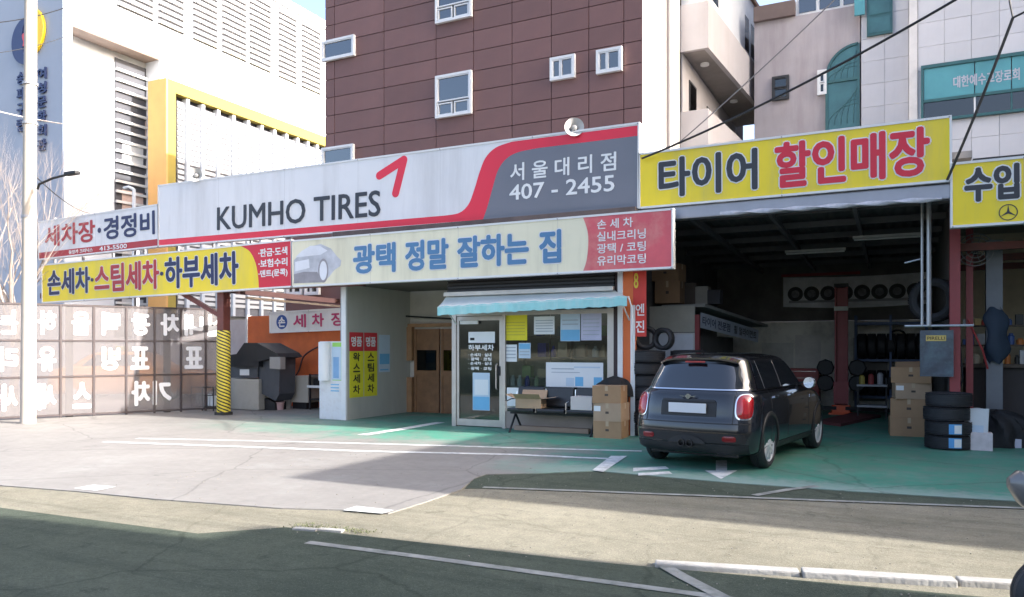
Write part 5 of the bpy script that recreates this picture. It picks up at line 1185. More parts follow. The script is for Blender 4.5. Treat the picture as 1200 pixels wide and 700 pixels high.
for k, (a, b) in enumerate(((328, 420), (331, 421), (334, 423))):
    x = px_x(a + 2, 15.3); tag(MB().tube([(x, 15.4, 1.2 - .1 * k), (x + .04, 15.35, .6), (x - .03 + .05 * k, 15.3, .05)], .02, 7).build('hanging_hose', M('hose_maroon', (.20, .02, .03), .5), smooth=True), ('longest', 'middle', 'shortest')[k] + ' maroon hose hanging on the orange wall', 'hose', 'hoses by the washing machine')
def bucket(px, py, r, h, mat, label):
    g = gd(px, py); o = MB().lathe([(.005, 0), (r * .82, 0), (r, h), (r * 1.06, h), (r * 1.06, h - .02), (r * .96, h - .02), (r * .78, .02), (.005, .02)], 18, (0, 0, 0)).build('bucket', mat, None, False, (g.x, g.y, .013), smooth=True); tag(o, label, 'bucket', 'buckets in the wash yard')
bucket(326, 481, .15, .2, M('bucket_pink', (.55, .36, .36), .5), 'pink plastic bucket at the foot of the washing machine'); bucket(336, 479, .13, .22, M('bucket_white', (.55, .52, .5), .5), 'off-white plastic bucket beside the pink bucket')
# wire rack with canisters
g = gd(237, 482); rk = thing('wire_rack', 'low black wire rack with pale canisters beside the fence', 'rack', (g.x, g.y, .013)); m = MB(); rw = .38
for sx in (-1, 0, 1):
    for sy in (0, .35): m.tube([(sx * rw, sy, 0), (sx * rw, sy, .58)], .014, 6)
for z in (.1, .38, .57):
    for sy in (0, .35): m.tube([(-rw, sy, z), (rw, sy, z)], .012, 6)
m.build('frame', dark, rk, world=False)
for k in range(4): tag(MB().box(g.x - .33 + k * .17, g.x - .2 + k * .17, g.y + .08, g.y + .28, .125, .42 - .05 * (k % 2), .02).build('canister', M('canister_pale', (.55, .58, .60), .4)), 'pale plastic canister standing in the wire rack, %s' % ('at the fence end', 'second from the fence end', 'second from the post end', 'at the post end')[k], 'canister', 'canisters in the rack')
# white board panel, its poster, wall posters
Y = YS - .02; wbp = thing('white_board', 'white upright panel with green edged poster at the passage wall', 'panel', (px_x(376, Y), Y, .013)); bw = px_x(405.8, Y) - px_x(376, Y); bh = 1.68
MB().box(0, bw, -.05, 0, 0, bh, .012).build('panel', M('panel_white', (.66, .67, .69), .5, var=.05, dirt=((.5, .45, .42), .4, 9)), wbp, world=False)
box('poster', M('poster_green', (.30, .60, .12), .6), wbp, bw * .52, bw * .97, -.053, -.0501, bh * .5, bh * .985, world=False); box('poster_field', plb, wbp, bw * .5, bw * .86, -.056, -.0531, bh * .51, bh * .93, world=False); box('poster_figure', M('poster_blue2', (.2, .36, .58), .6), wbp, bw * .56, bw * .78, -.0575, -.0561, bh * .53, bh * .8, world=False)
for k in range(3): box('print_line', pblue, wbp, bw * .45, bw * .78, -.0515, -.0501, bh * (.36 + .04 * k), bh * (.375 + .04 * k), world=False)
MB().tube([(bw * .26, -.09, bh * .50), (bw * .26, -.09, bh * .99)], .13, 16).build('paper_roll', paper, wbp, world=False, smooth=True)
xf = xw + .052
def wall_poster(y0, y1, top, chars, label):
    t = thing('wall_poster', label, 'poster', (xf, y0, .48)); w = y1 - y0
    box('yellow_sheet', M('poster_yellow', (.72, .66, .03), .6), t, 0, .004, 0, w, 0, 1.0, world=False); box('red_head', M('poster_red', (.60, .035, .045), .6), t, 0, .004, 0, w, 1.003, 1.41, world=False)
    text(top, strw, t, w * .12, w * .88, 1.1, 1.32, y=-.005, bold=.03, th=.002, axis='x')
    for k, cch in enumerate(chars): text(cch, dark, t, w * .25, w * .75, .78 - .235 * k, .97 - .235 * k, y=-.005, bold=.03, th=.002, axis='x')
wall_poster(13.15, 13.63, '명품', '왁스세차', 'red topped yellow poster on the passage wall nearest the white panel'); wall_poster(13.66, 14.13, '명품', '스팀세차', 'red topped yellow poster on the passage wall beside a small blue poster')
t = thing('wall_poster', 'small pale blue notice on the passage wall near the wooden doors', 'poster', (xf, 14.2, 1.0)); box('sheet', plb, t, 0, .003, 0, .42, 0, .85, world=False); box('blue_field', pblue, t, .0031, .005, .02, .40, .18, .42, world=False); box('print_line', pblue, t, .0031, .005, .04, .36, .04, .07, world=False)

# ================================================================== IN FRONT OF THE SHOP
bs = thing('waiting_bench', 'row of three black padded seats on a steel frame outside the window', 'bench', (px_x(650, 12.7), 12.72, .013)); bx0, bx1 = px_x(598, 12.7) - px_x(650, 12.7), px_x(704, 12.7) - px_x(650, 12.7)
lea = M('black_leather', (.018, .018, .022), .35, var=.2, scale=8); sw = (bx1 - bx0) / 3; chrome = M('chrome', (.6, .6, .62), .15, 1.0, var=.04)
for k in range(3):
    a = bx0 + k * sw + .03; b = a + sw - .06
    MB().box(a, b, -.22, .2, .38, .45, .025).build('seat', lea, bs, world=False)
    m = MB().box(a, b, -.03, .03, .0, .36, .025); m.xform(Matrix.Translation((0, .22, .46)) @ Matrix.Rotation(R(-10), 4, 'X')); m.build('backrest', lea, bs, world=False)
MB().bar((bx0, 0, .35), (bx1, 0, .35), .05, .05).build('beam', dark, bs, world=False)
for x in (bx0 + .1, bx1 - .1):
    m = MB(); m.tube([(x, -.26, .0), (x, 0, .33)], .02, 8); m.tube([(x, .28, .0), (x, 0, .33)], .02, 8); m.build('leg', dark, bs, world=False)
for k in range(4):
    x = bx0 + k * sw; MB().tube([(x, -.18, .38), (x, -.18, .56), (x, .02, .60), (x, .25, .58), (x, .28, .78)], .014, 8).build('arm', chrome, bs, world=False, smooth=True)
x = px_x(622, 12.65); carton((x, 12.66, .465), .48, .36, .17, 'open cardboard carton with raised flaps on the waiting bench', R(8), 1, True, False)
x = px_x(684, 12.62); tag(MB().box(x - .2, x + .2, 12.50, 12.80, .466, .70, .006).build('white_carton', M('white_carton', (.58, .52, .49), .7, var=.05)), 'pale closed carton on the bench seat beside the black jacket', 'box')
x = px_x(602, 12.95); tag(MB().box(x - .16, x + .14, 12.98, 13.02, .45, .80, .004).build('white_sheet', paper), 'white card leaning behind the bench end by the door', 'card')
x = px_x(716, 12.62) - .0; z = .013; cn = ['bottom carton of the three beside the bench', 'middle pale carton of the three beside the bench', 'top carton of the three beside the bench']
for k in range(3): carton((x + (0, .01, -.02)[k], 12.62, z), .50, .42, (.285, .30, .29)[k], cn[k], R((1, -2, 3)[k]), (0, 1, 0)[k]); z += (.285, .30, .29)[k] + .0062
# black jacket heaped on bench end
def jk(u, v):
    a = 2 * math.pi * u; r = math.cos(v * math.pi / 2) ** .5 * (1 + .12 * math.sin(3 * a) + .06 * math.sin(8 * a + 2)); return Vector((.36 * r * math.cos(a), .2 * r * math.sin(a), .30 * math.sin(v * math.pi / 2) * (1 + .2 * math.cos(a + 1))))
o = MB().grid(jk, 36, 12).build('black_jacket', M('jacket_black', (.010, .010, .012), .8, bump=.5, bscale=14), None, False, (px_x(716, 12.85), 12.95, .70), smooth=True); tag(o, 'black jacket heaped between the bench and the top carton', 'jacket')
tag(MB().box(px_x(708, 12.9), px_x(735, 12.9), 12.88, 13.03, .013, .70, .01).build('storage_crate', dark), 'dark crate standing behind the three cartons', 'crate')
tag(MB().box(px_x(603, 12.9), px_x(690, 12.9), 12.88, 13.0, .013, .10, .01).build('pallet_strip', M('strip_tan', (.33, .24, .18), .8)), 'low tan strip on the floor under the waiting bench', 'strip')

# ================================================================== POLE, LAMPS, CABLES, TREE
conc = M('pole_concrete', (.40, .36, .31), .85, var=.07, scale=3, dirt=((.42, .37, .32), .4, 2), streak=True)
g = gd(33, 497); up = thing('utility_pole', 'tall pale concrete utility pole in front of the fence', 'pole', (g.x, g.y, 0)); MB().tube([(0, 0, 0), (.05, 0, 5), (.11, 0, 10.5)], [.145, .125, .105], 20).build('shaft', conc, up, world=False, smooth=True)
for z in (4.2, 6.1, 6.9): MB().lathe([(.128, 0), (.14, 0), (.14, .05), (.128, .05)], 20, (.05 + (z - 5) * .011, 0, z)).build('band', steel, up, world=False)
Y0 = g.y
MB().tube([at(44, 222, Y0), at(46, 216, Y0), at(62, 209, Y0), at(78, 205, Y0)], .025, 8).build('lamp_arm', dark, up, smooth=True)
p = at(84, 203.5, Y0); MB().box(p.x - .17, p.x + .19, p.y - .06, p.y + .06, p.z - .035, p.z + .04, .025).build('lamp_head', dark, up)
p = at(84, 300, 20); lp = thing('street_lamp', 'slim white street lamp post behind the long sign', 'street lamp', (p.x, 20, 0)); zt = at(84, 234, 20).z; MB().tube([(0, 0, 0), (0, 0, zt - .3), (-.05, 0, zt), (-.3, 0, zt + .1)], .07, 8).build('post', white, lp, world=False, smooth=True); MB().box(-.5, -.2, -.1, .1, zt + .05, zt + .14, .02).build('lamp_head', white, lp, world=False)
p = at(157, 300, 19); lp = thing('street_lamp', 'slim white street lamp post before the louvred window', 'street lamp', (p.x, 19, 0)); zt = at(157, 222, 19).z; MB().tube([(0, 0, 0), (0, 0, zt)], .06, 8).build('post', white, lp, world=False); MB().tube([(0, 0, zt), (-.3, 0, zt + .12), (-.55, 0, zt + .1)], .05, 8).build('arm', white, lp, world=False, smooth=True)
cab = M('cable_black', (.02, .02, .022), .6)
def cable(a, b, sag, r, label, n=24, mat=cab):
    a, b = Vector(a), Vector(b); pts = []
    for k in range(n + 1):
        t = k / n; p = a.lerp(b, t); p.z -= sag * 4 * t * (1 - t); pts.append(p)
    tag(MB().tube(pts, r, 6).build('overhead_cable', mat, smooth=True), label, 'cable', 'overhead cables')
cable(at(1150, -18, 11.5), at(752, 186, 12.82), .12, .018, 'black cable running down to the join of the two long signs')
ins = at(1187, 21, 11.8)
cable(ins, at(1110, 211, 12.84), .05, .02, 'thick black cable dropping to the corner of the yellow discount sign')
cable(at(1175, -40, 11.8), ins, .0, .012, 'short black cable rising steeply from the hanging splice'); cable(ins, at(1240, -5, 11.8), .0, .014, 'short black cable leading away sideways from the hanging splice')
cable(at(795, 168, 16), at(990, -12, 16), .05, .012, 'thin grey cable crossing in front of the balconies', mat=M('cable_grey', (.12, .12, .13), .6))
cable(at(-20, 28, 14), at(80, 8, 16), .1, .015, 'upper thin cable crossing the blue-grey wall'); cable(at(-20, 64, 14), at(80, 42, 17), .1, .012, 'thin cable crossing the wall emblem')
cable(at(-20, 126, 14), at(80, 146, 17), .05, .02, 'pale cable crossing the blue-grey wall below the emblem', mat=M('cable_pale', (.55, .5, .47), .6)); cable(at(40, 205, g.y), at(105, 250, 18), .15, .012, 'cable leaving the utility pole towards the white lamp post')
# bare winter tree
tw = M('twig', (.30, .25, .22), .85, var=.15, scale=6)
tr = thing('bare_tree', 'leafless pale twiggy tree behind the glazed fence', 'tree', (at(14, 400, 12.2).x, 12.2, 0)); tm = MB(); cm = MB(); rt = random.Random(5)
def branch(mb, p, d, L, r, lev):
    pts = [p.copy()]; rs = [r]; n = 4
    for k in range(n):
        d = (d + Vector((rt.uniform(-.12, .12), rt.uniform(-.12, .12), rt.uniform(-.02, .14)))).normalized(); p = p + d * (L / n); pts.append(p.copy()); rs.append(r * (1 - .55 * (k + 1) / n))
    mb.tube(pts, rs, 6 if lev < 2 else 4, cap=False)
    if lev < 5:
        for k in range(3 if lev < 3 else 5):
            q = pts[rt.randrange(2, n + 1)]; a = rt.uniform(0, 6.28); s_ = rt.uniform(.25, .6)
            nd = (d + Vector((math.cos(a) * s_, math.sin(a) * s_, rt.uniform(-.05, .3)))).normalized(); branch(cm if lev >= 1 else mb, q, nd, L * rt.uniform(.55, .8), rs[-1] * .75, lev + 1)
branch(tm, Vector((0, 0, 0)), Vector((.02, 0, 1)), 2.5, .13, 0)
for k in range(6): a = k * 1.9; branch(cm, Vector((0, 0, 1.6 + .17 * k)), Vector((.42 * math.cos(a), .42 * math.sin(a), .9)).normalized(), 2.1, .06, 1)
tm.build('trunk', tw, tr, world=False, smooth=True); cm.build('crown', tw, tr, world=False, smooth=True)

# ================================================================== VEHICLES
class Hull:
    """body as a stack of rounded plan outlines; rows: z, y_rear, y_front, half width, rear corner radius, front corner radius"""
    def __init__(s, rows, bulge=.05): s.rows = rows; s.b = bulge
    def par(s, t):
        n = len(s.rows) - 1; t = min(max(t, 0), n - 1e-6); k = int(t); f = t - k; out = []
        for i in range(6):
            r = s.rows; d = lambda a: r[a + 1][i] - r[a][i]
            def slope(j):
                if j <= 0 or j >= n: return d(0) if j <= 0 else d(n - 1)
                a, b = d(j - 1), d(j); return 0 if a * b <= 0 else 2 * a * b / (a + b)
            p0, p1, m0, m1 = r[k][i], r[k + 1][i], slope(k), slope(k + 1)
            out.append((2 * f ** 3 - 3 * f * f + 1) * p0 + (f ** 3 - 2 * f * f + f) * m0 + (-2 * f ** 3 + 3 * f * f) * p1 + (f ** 3 - f * f) * m1)
        return out
    def t_of(s, z):
        lo, hi = 0, len(s.rows) - 1
        for _ in range(40):
            mid = (lo + hi) / 2
            if s.par(mid)[0] < z: lo = mid
            else: hi = mid
        return lo
    def pt(s, t, q):
        """q: arc length from the rear centre, signed (+ = right side)"""
        z, y0, y1, W, r0, r1 = s.par(t); r0 = min(r0, W * .98); r1 = min(r1, W * .98); sg = 1 if q >= 0 else -1; q = abs(q)
        a = W - r0; c = r0 * math.pi / 2; L = max(.01, (y1 - r1) - (y0 + r0)); e = r1 * math.pi / 2
        if q < a: x, y = q, y0
        elif q < a + c: f = (q - a) / r0; x, y = a + r0 * math.sin(f), y0 + r0 - r0 * math.cos(f)
        elif q < a + c + L: x, y = W, y0 + r0 + q - a - c
        elif q < a + c + L + e: f = (q - a - c - L) / r1; x, y = W - r1 + r1 * math.cos(f), y1 - r1 + r1 * math.sin(f)
        else: x, y = max(0, W - r1 - (q - a - c - L - e)), y1
        y += s.b * (x / max(W, .01)) ** 2 * (1 if y < (y0 + y1) / 2 else -1 if False else 1) * (1 - min(1, max(0, (y - y0) / (y1 - y0)))) 
        return Vector((sg * x, y, z))
    def arc(s, t, y):
        """arc length of the side point at length position y"""
        lo, hi = 0, 8
        for _ in range(40):
            mid = (lo + hi) / 2
            if s.pt(t, mid).y < y: lo = mid
            else: hi = mid
        return lo
    def half(s, t):
        z, y0, y1, W, r0, r1 = s.par(t); r0 = min(r0, W * .98); r1 = min(r1, W * .98); return (W - r0) + r0 * math.pi / 2 + max(.01, y1 - r1 - y0 - r0) + r1 * math.pi / 2 + (W - r1)
    def surf(s, t, q, off=0):
        p = s.pt(t, q); e = .004; a = s.pt(t, q + e) - s.pt(t, q - e); b = s.pt(t + e, q) - s.pt(t - e, q); n = a.cross(b)
        if n.length < 1e-12: n = Vector((0, 0, 1))
        n.normalize(); c = Vector((0, 2.0, .7)); 
        if n.dot(p - c) < 0: n = -n
        return p + n * off
    def zs(s, z, q, off=0): return s.surf(s.t_of(z), q, off)
    def mesh(s, nt=90, na=120):
        m = MB(); n = len(s.rows) - 1; rings = []
        for i in range(nt + 1):
            t = n * i / nt; Hh = s.half(t); rings.append([m.vert(s.pt(t, -Hh + 2 * Hh * j / na)) for j in range(na)])
        for A, B in zip(rings, rings[1:]):
            for j in range(na): m.f.append([A[j], A[(j + 1) % na], B[(j + 1) % na], B[j]])
        m.f.append(rings[0][::-1]); m.f.append(rings[-1]); return m
    def blob(s, z0, q0, a, b, off, dome=0, ex=4, n=40, rings=6, rot=0):
        """rounded badge lying on the surface, centred at (height z0, arc q0)"""
        m = MB(); ids = [m.vert(s.zs(z0, q0, off + dome))]; prev = None
        for k in range(1, rings + 1):
            rho = k / rings; ring = []
            for j in range(n):
                th = 2 * math.pi * j / n; c, d = math.cos(th), math.sin(th); r = (abs(c) ** ex + abs(d) ** ex) ** (-1 / ex)
                ring.append(m.vert(s.zs(z0 + b * rho * r * d, q0 + a * rho * r * c, off + dome * (1 - rho ** 3))))
            if prev is None:
                for j in range(n): m.f.append([ids[0], ring[j], ring[(j + 1) % n]])
            else:
                for j in range(n): m.f.append([prev[j], ring[j], ring[(j + 1) % n], prev[(j + 1) % n]])
            prev = ring
        skirt = []
        for j in range(n):
            th = 2 * math.pi * j / n; c, d = math.cos(th), math.sin(th); r = (abs(c) ** ex + abs(d) ** ex) ** (-1 / ex); skirt.append(m.vert(s.zs(z0 + b * r * d, q0 + a * r * c, -.01)))
        for j in range(n): m.f.append([prev[j], skirt[j], skirt[(j + 1) % n], prev[(j + 1) % n]])
        m.smooth = True; return m
    def sidepatch(s, z0, z1, ya, yb, sg, off, nz=8, ny=14):
        """panel on the flank: ya, yb are functions of height (length position of its ends)"""
        def f(u, v):
            z = z0 + (z1 - z0) * v; t = s.t_of(z); y = ya(v) + (yb(v) - ya(v)) * u; return s.surf(t, sg * s.arc(t, y), off)
        m = MB().grid(f, ny, nz); m.smooth = True; return m
    def rearpatch(s, z0, z1, q0, q1, off, nz=8, nq=20):
        def f(u, v):
            z = z0 + (z1 - z0) * v; a = q0(v); b = q1(v); return s.zs(z, a + (b - a) * u, off)
        m = MB().grid(f, nq, nz); m.smooth = True; return m
def cut_wheels(mb, name, mat, root, centres, rad, depth):
    mb.smooth = True; ob = mb.build(name, mat, root, world=False); cut = []
    for (x, y, z) in centres:
        c = MB().lathe([(.001, 0), (rad, 0), (rad, depth), (.001, depth)], 40, (x, y, z), 'x').build('cutter', None, None, world=False); cut.append(c)
        md = ob.modifiers.new('b', 'BOOLEAN'); md.operation = 'DIFFERENCE'; md.object = c; md.solver = 'EXACT'
    bpy.context.view_layer.update(); dg = bpy.context.evaluated_depsgraph_get()
    saved = ob.matrix_world.copy(); me = bpy.data.meshes.new_from_object(ob.evaluated_get(dg)); ob.modifiers.clear(); ob.data = me
    for p in me.polygons: p.use_smooth = True
    me.set_sharp_from_angle(angle=R(38))
    for c in cut: bpy.data.objects.remove(c)
    return ob
paintm = M('car_paint_grey', (.011, .0125, .017), .2, .2, var=0, coat=.9); cglass = M('car_glass', (.006, .008, .012), .02, 0, var=.0, spec=1.0, coat=.6)
def tinted():
    m = GLASS('tinted_glass', '#30343c', .35, .02, 1.6); return m
blackp = M('black_plastic', (.014, .014, .016), .55, var=.15, scale=20); silver = M('alloy_silver', (.66, .67, .69), .3, .35, var=.05); chr2 = M('car_chrome', (.72, .72, .74), .12, 1.0, var=.02)
redl = M('lamp_red', (.36, .008, .012), .12, var=.06, coat=1.0); redd = M('lamp_red_dark', (.20, .008, .012), .25, coat=.5)
def wheel(root, x, y, z, r, w, sg, spokes=10, rimc=silver):
    t = bpy.data.objects.new('wheel', None); COL.objects.link(t); t.parent = root; t.location = (x, y, z); t.empty_display_size = .1
    m = MB(); ri = r * .70
    P = [(ri, -w * .40), (ri + .02, -w * .47), ((ri + r) / 2, -w * .52), (r - .025, -w * .46), (r - .004, -w * .34), (r, -w * .1), (r - .007, -w * .08), (r - .007, -w * .05), (r, -w * .03), (r, w * .03), (r - .007, w * .05), (r - .007, w * .08), (r, w * .1), (r - .004, w * .34), (r - .025, w * .46), ((ri + r) / 2, w * .52), (ri + .02, w * .47), (ri, w * .40)]
    m.lathe(P, 48, (0, 0, 0), 'x', True).build('tyre', rub, t, world=False, smooth=True)
    m = MB().lathe([(ri - .002, -w * .42), (ri + .006, -w * .45), (ri + .006, w * .45), (ri - .002, w * .42), (ri - .02, w * .36), (ri - .02, -w * .36)], 48, (0, 0, 0), 'x', True)
    o = sg * w * .36
    for k in range(spokes):
        a = 2 * math.pi * k / spokes; da = .10
        for e in (-1, 1):
            m.bar((o + sg * .012, .035 * math.cos(a), .035 * math.sin(a)), (o, (ri - .012) * math.cos(a + e * da), (ri - .012) * math.sin(a + e * da)), .022, .026, up=(1, 0, 0))
    m.lathe([(.001, o - .02), (.062, o - .02), (.062, o + sg * .02), (.05, o + sg * .03), (.001, o + sg * .03)], 20, (0, 0, 0), 'x')
    m.build('rim', rimc, t, world=False)
    MB().lathe([(.001, o - sg * .06), (ri * .62, o - sg * .06), (ri * .62, o - sg * .045), (.001, o - sg * .045)], 28, (0, 0, 0), 'x').build('brake_disc', steel, t, world=False)
    MB().lathe([(.001, -sg * w * .2), (ri - .022, -sg * w * .2), (ri - .022, -sg * w * .18), (.001, -sg * w * .18)], 28, (0, 0, 0), 'x').build('rim_well', blackp, t, world=False)
    return t
HM = Hull([(.19, .20, 3.78, .74, .22, .40), (.24, .06, 3.90, .82, .26, .46), (.34, .015, 3.96, .85, .30, .52), (.48, .0, 3.97, .862, .32, .52), (.58, .015, 3.965, .8635, .33, .52), (.66, .045, 3.93, .862, .33, .52), (.76, .06, 3.82, .855, .36, .5), (.85, .085, 3.58, .842, .36, .48), (.91, .115, 3.25, .82, .34, .45), (.94, .145, 3.05, .79, .32, .40), (.965, .175, 2.96, .757, .30, .36), (1.08, .245, 2.80, .715, .28, .33), (1.20, .32, 2.61, .668, .27, .30), (1.29, .37, 2.46, .63, .26, .28), (1.34, .385, 2.36, .60, .26, .28), (1.375, .42, 2.24, .545, .27, .28), (1.398, .52, 2.05, .45, .26, .26), (1.414, .75, 1.75, .28, .2, .2), (1.42, 1.0, 1.5, .10, .09, .09)], .08)
car = thing('parked_hatchback', 'dark grey five-door hatchback parked nose-in at the garage', 'car', (0, 0, .013))
CAR_RZ = R(-9.0); CAR_P = (-2.36, 9.62); car.scale = (.95, .95, 1.04)
car.rotation_euler = (0, 0, CAR_RZ); car.location = (CAR_P[0], CAR_P[1], .013)
WC = [(sx * .755, y, .305) for sx in (-1, 1) for y in (.80, 3.35)]
cut_wheels(HM.mesh(), 'body', paintm, car, [((.54 if c[0] > 0 else -.94), c[1], c[2]) for c in WC], .352, .40)
for c in WC: wheel(car, c[0], c[1], c[2], .305, .205, 1 if c[0] > 0 else -1)
for c in WC:                                                   # black arch mouldings
    sg = 1 if c[0] > 0 else -1
    def af(u, v, c=c, sg=sg):
        a = R(-22 + 224 * u); rr_ = .345 + .055 * v; y = c[1] + rr_ * math.cos(a); z = max(.2, c[2] + rr_ * math.sin(a)); t = HM.t_of(z); return HM.surf(t, sg * HM.arc(t, y), .014 if .1 < v < .95 else .004)
    MB().grid(af, 36, 6).build('arch_moulding', blackp, car, world=False, smooth=True)
for sg in (-1, 1):
    HM.sidepatch(.21, .30, lambda v: 1.16, lambda v: 3.0, sg, .008, 3, 10).build('sill', blackp, car, world=False)
    # glass: quarter, rear door, front door; pillars stay between them
    z0, z1 = .972, 1.30
    for nm_, a0, a1, b0_, b1_ in (('quarter_window', .58, .66, .84, .84), ('rear_window', .90, .88, 1.60, 1.56), ('front_window', 1.66, 1.62, 2.76, 2.28)):
        w_ = HM.sidepatch(z0, z1, lambda v, a0=a0, a1=a1: a0 + (a1 - a0) * v, lambda v, b0_=b0_, b1_=b1_: b0_ + (b1_ - b0_) * v, sg, .006, 8, 12).build(nm_, cglass, car, world=False)
    HM.sidepatch(.956, .970, lambda v: .42, lambda v: 2.86, sg, .008, 2, 24).build('belt_trim', chr2, car, world=False)
    for a, b in ((.845, .895), (1.60, 1.655)):
        HM.sidepatch(z0, z1, lambda v, a=a: a, lambda v, b=b: b - .02 * v, sg, .005, 6, 3).build('pillar', blackp if a > 1 else chr2, car, world=False) if a > 1 else None
    # bright pillar edges as in the photograph
    for a in (.868, 1.622): HM.sidepatch(z0, z1 + .02, lambda v, a=a: a - .03 * v, lambda v, a=a: a + .014 - .03 * v, sg, .0085, 6, 1).build('pillar_trim', M('trim_grey', (.35, .36, .38), .35, .5), car, world=False)
    for ya in (.90, 1.64, 2.72):
        HM.sidepatch(.34, .98, lambda v, ya=ya: ya - .03 * (1 - v) * (1 if ya < 1 else 0), lambda v, ya=ya: ya + .014 - .03 * (1 - v) * (1 if ya < 1 else 0), sg, .0015, 10, 1).build('shut_line', blackp, car, world=False)
    for ya in (1.02, 1.76):
        HM.blob(.865, sg * HM.arc(HM.t_of(.865), ya + .07), .085, .017, .022, .008, 4, 24, 3).build('door_handle', chr2, car, world=False)
    HM.blob(.80, sg * HM.arc(HM.t_of(.8), 2.86), .05, .03, .006, .004, 3, 20, 3).build('side_repeater', chr2, car, world=False)
    # door mirror
    m = MB().lathe([(.005, -.10), (.055, -.085), (.085, -.03), (.09, .03), (.06, .085), (.005, .10)], 20, (0, 0, 0), 'x'); m.xform(Matrix.Translation((sg * .93, 2.52, 1.0)) @ Matrix.Scale(.85, 4) @ Matrix.Scale(.75, 4, (0, 1, 0)))
    mir = m.build('door_mirror', M('mirror_cap', (.22, .225, .24), .2, .5, coat=.5), car, world=False, smooth=True)
    m = MB().lathe([(.002, 0), (.075, 0), (.07, .004), (.002, .004)], 20, (0, 0, 0), 'y'); m.xform(Matrix.Translation((sg * .93, 2.448, 1.0))); m.build('mirror_glass', chr2, mir, world=False)
    MB().bar((sg * .77, 2.56, .99), (sg * .90, 2.54, 1.01), .05, .03).build('mirror_arm', blackp, car, world=False)
    # tail lamps with bright surround
    q = sg * .735
    tl_ = HM.blob(.775, q, .120, .150, .008, .010, 3.4, 44, 5).build('tail_lamp_surround', chr2, car, world=False); HM.blob(.775, q, .106, .136, .020, .022, 3.2, 44, 6).build('tail_lamp', redl, car, world=False)
    HM.blob(.775, q, .066, .085, .038, .010, 3, 36, 4).build('lamp_core', M('lamp_core', (.52, .02, .025), .1, coat=1.0), car, world=False)
    HM.blob(.405, sg * .56, .085, .034, .012, .006, 4, 28, 3).build('fog_reflector', redd, car, world=False)
HM.rearpatch(.985, 1.285, lambda v: -.66 + .11 * v * v, lambda v: .66 - .11 * v * v, .006).build('rear_window', cglass, car, world=False)
HM.rearpatch(.962, .980, lambda v: -.74, lambda v: .74, .007, 2, 40).build('tailgate_trim', chr2, car, world=False)
# spoiler with brake light
m = MB().grid(lambda u, v: Vector((-.555 + 1.11 * u, .42 - .10 * v + .10 * (2 * u - 1) ** 4, 1.386 - .03 * v - .06 * (2 * u - 1) ** 4)), 24, 4)
m2 = MB().grid(lambda u, v: Vector((-.555 + 1.11 * u, .42 - .10 * v + .10 * (2 * u - 1) ** 4, 1.325 + .012 * v - .06 * (2 * u - 1) ** 4)), 24, 4); k0 = len(m.v); m.v += m2.v; m.f += [[i + k0 for i in f] for f in m2.f]
e0 = [u * 5 + 4 for u in range(25)]
for a, b in zip(e0, e0[1:]): m.f.append([a, b, b + k0, a + k0])
m.build('spoiler', paintm, car, world=False, smooth=True); MB().box(-.14, .14, .30, .335, 1.297, 1.318, .004).build('brake_light', redl, car, world=False)
# roof, antenna
MB().tube([(0, .62, 1.40), (0, .52, 1.47)], .006, 6).build('antenna', blackp, car, world=False)
for sg in (-1, 1): HM.rearpatch(.586, .955, lambda v, sg=sg: sg * (.595 - .0 * v), lambda v, sg=sg: sg * .607, .002, 8, 1).build('shut_line', blackp, car, world=False)
# plate, handle bar, badge
HM.rearpatch(.655, .835, lambda v: -.385, lambda v: .385, .006, 6, 20).build('plate_recess', blackp, car, world=False); HM.rearpatch(.825, .852, lambda v: -.36, lambda v: .36, .022, 3, 20).build('tailgate_handle', blackp, car, world=False)
MB().box(-.262, .262, .022, .034, .695, .812, .004).build('number_plate', M('plate_white', (.66, .67, .69), .4, var=.03), car, world=False)
bdg = MB()
for sg in (-1, 1):
    for k in range(3): bdg.prism([(sg * .02, .885 + .008 * k), (sg * (.115 - .014 * k), .898 + .006 * k - .016 * k), (sg * (.115 - .014 * k), .902 + .006 * k - .016 * k), (sg * .02, .892 + .008 * k)], .055, .068)
bdg.lathe([(.002, .052), (.032, .052), (.032, .075), (.002, .072)], 20, (0, 0, .892), 'y'); bdg.build('badge', chr2, car, world=False)
text('COOPER S', chr2, car, .34, .52, .600, .628, y=.075, bold=.03, th=.012, name='model_lettering', joined=True)
# tailgate and bumper joints, black lower valance, exhausts
HM.rearpatch(.572, .586, lambda v: -.84, lambda v: .84, .002, 1, 40).build('shut_line', blackp, car, world=False)
HM.rearpatch(.35, .462, lambda v: -.78 + .05 * abs(v - .5), lambda v: .78 - .05 * abs(v - .5), .005, 6, 44).build('rear_valance', blackp, car, world=False)
HM.rearpatch(.470, .492, lambda v: -.84, lambda v: .84, .012, 2, 44).build('valance_lip', paintm, car, world=False)
m = MB().grid(lambda u, v: Vector((-.26 + .52 * u, -.004 - .02 * math.sin(math.pi * u), .335 + (.10 * math.sin(math.pi * u) ** .6) * v)), 20, 3); m.build('exhaust_surround', blackp, car, world=False, smooth=True)
for sx in (-1, 1):
    ex = MB().lathe([(.036, -.05), (.046, -.05), (.046, .14), (.036, .14)], 22, (sx * .055, 0, .335), 'y', True).build('exhaust_tip', M('exhaust_dark', (.06, .06, .065), .3, .8), car, world=False, smooth=True)
    MB().lathe([(.001, .02), (.035, .02), (.035, .03), (.001, .03)], 18, (sx * .055, 0, .335), 'y').build('exhaust_bore', dark, car, world=False)
MB().box(-.62, .62, .25, 3.6, .16, .24, .02).build('underbody', blackp, car, world=False)
HM.rearpatch(.22, .335, lambda v: -.80, lambda v: .80, .004, 4, 40).build('diffuser', blackp, car, world=False)
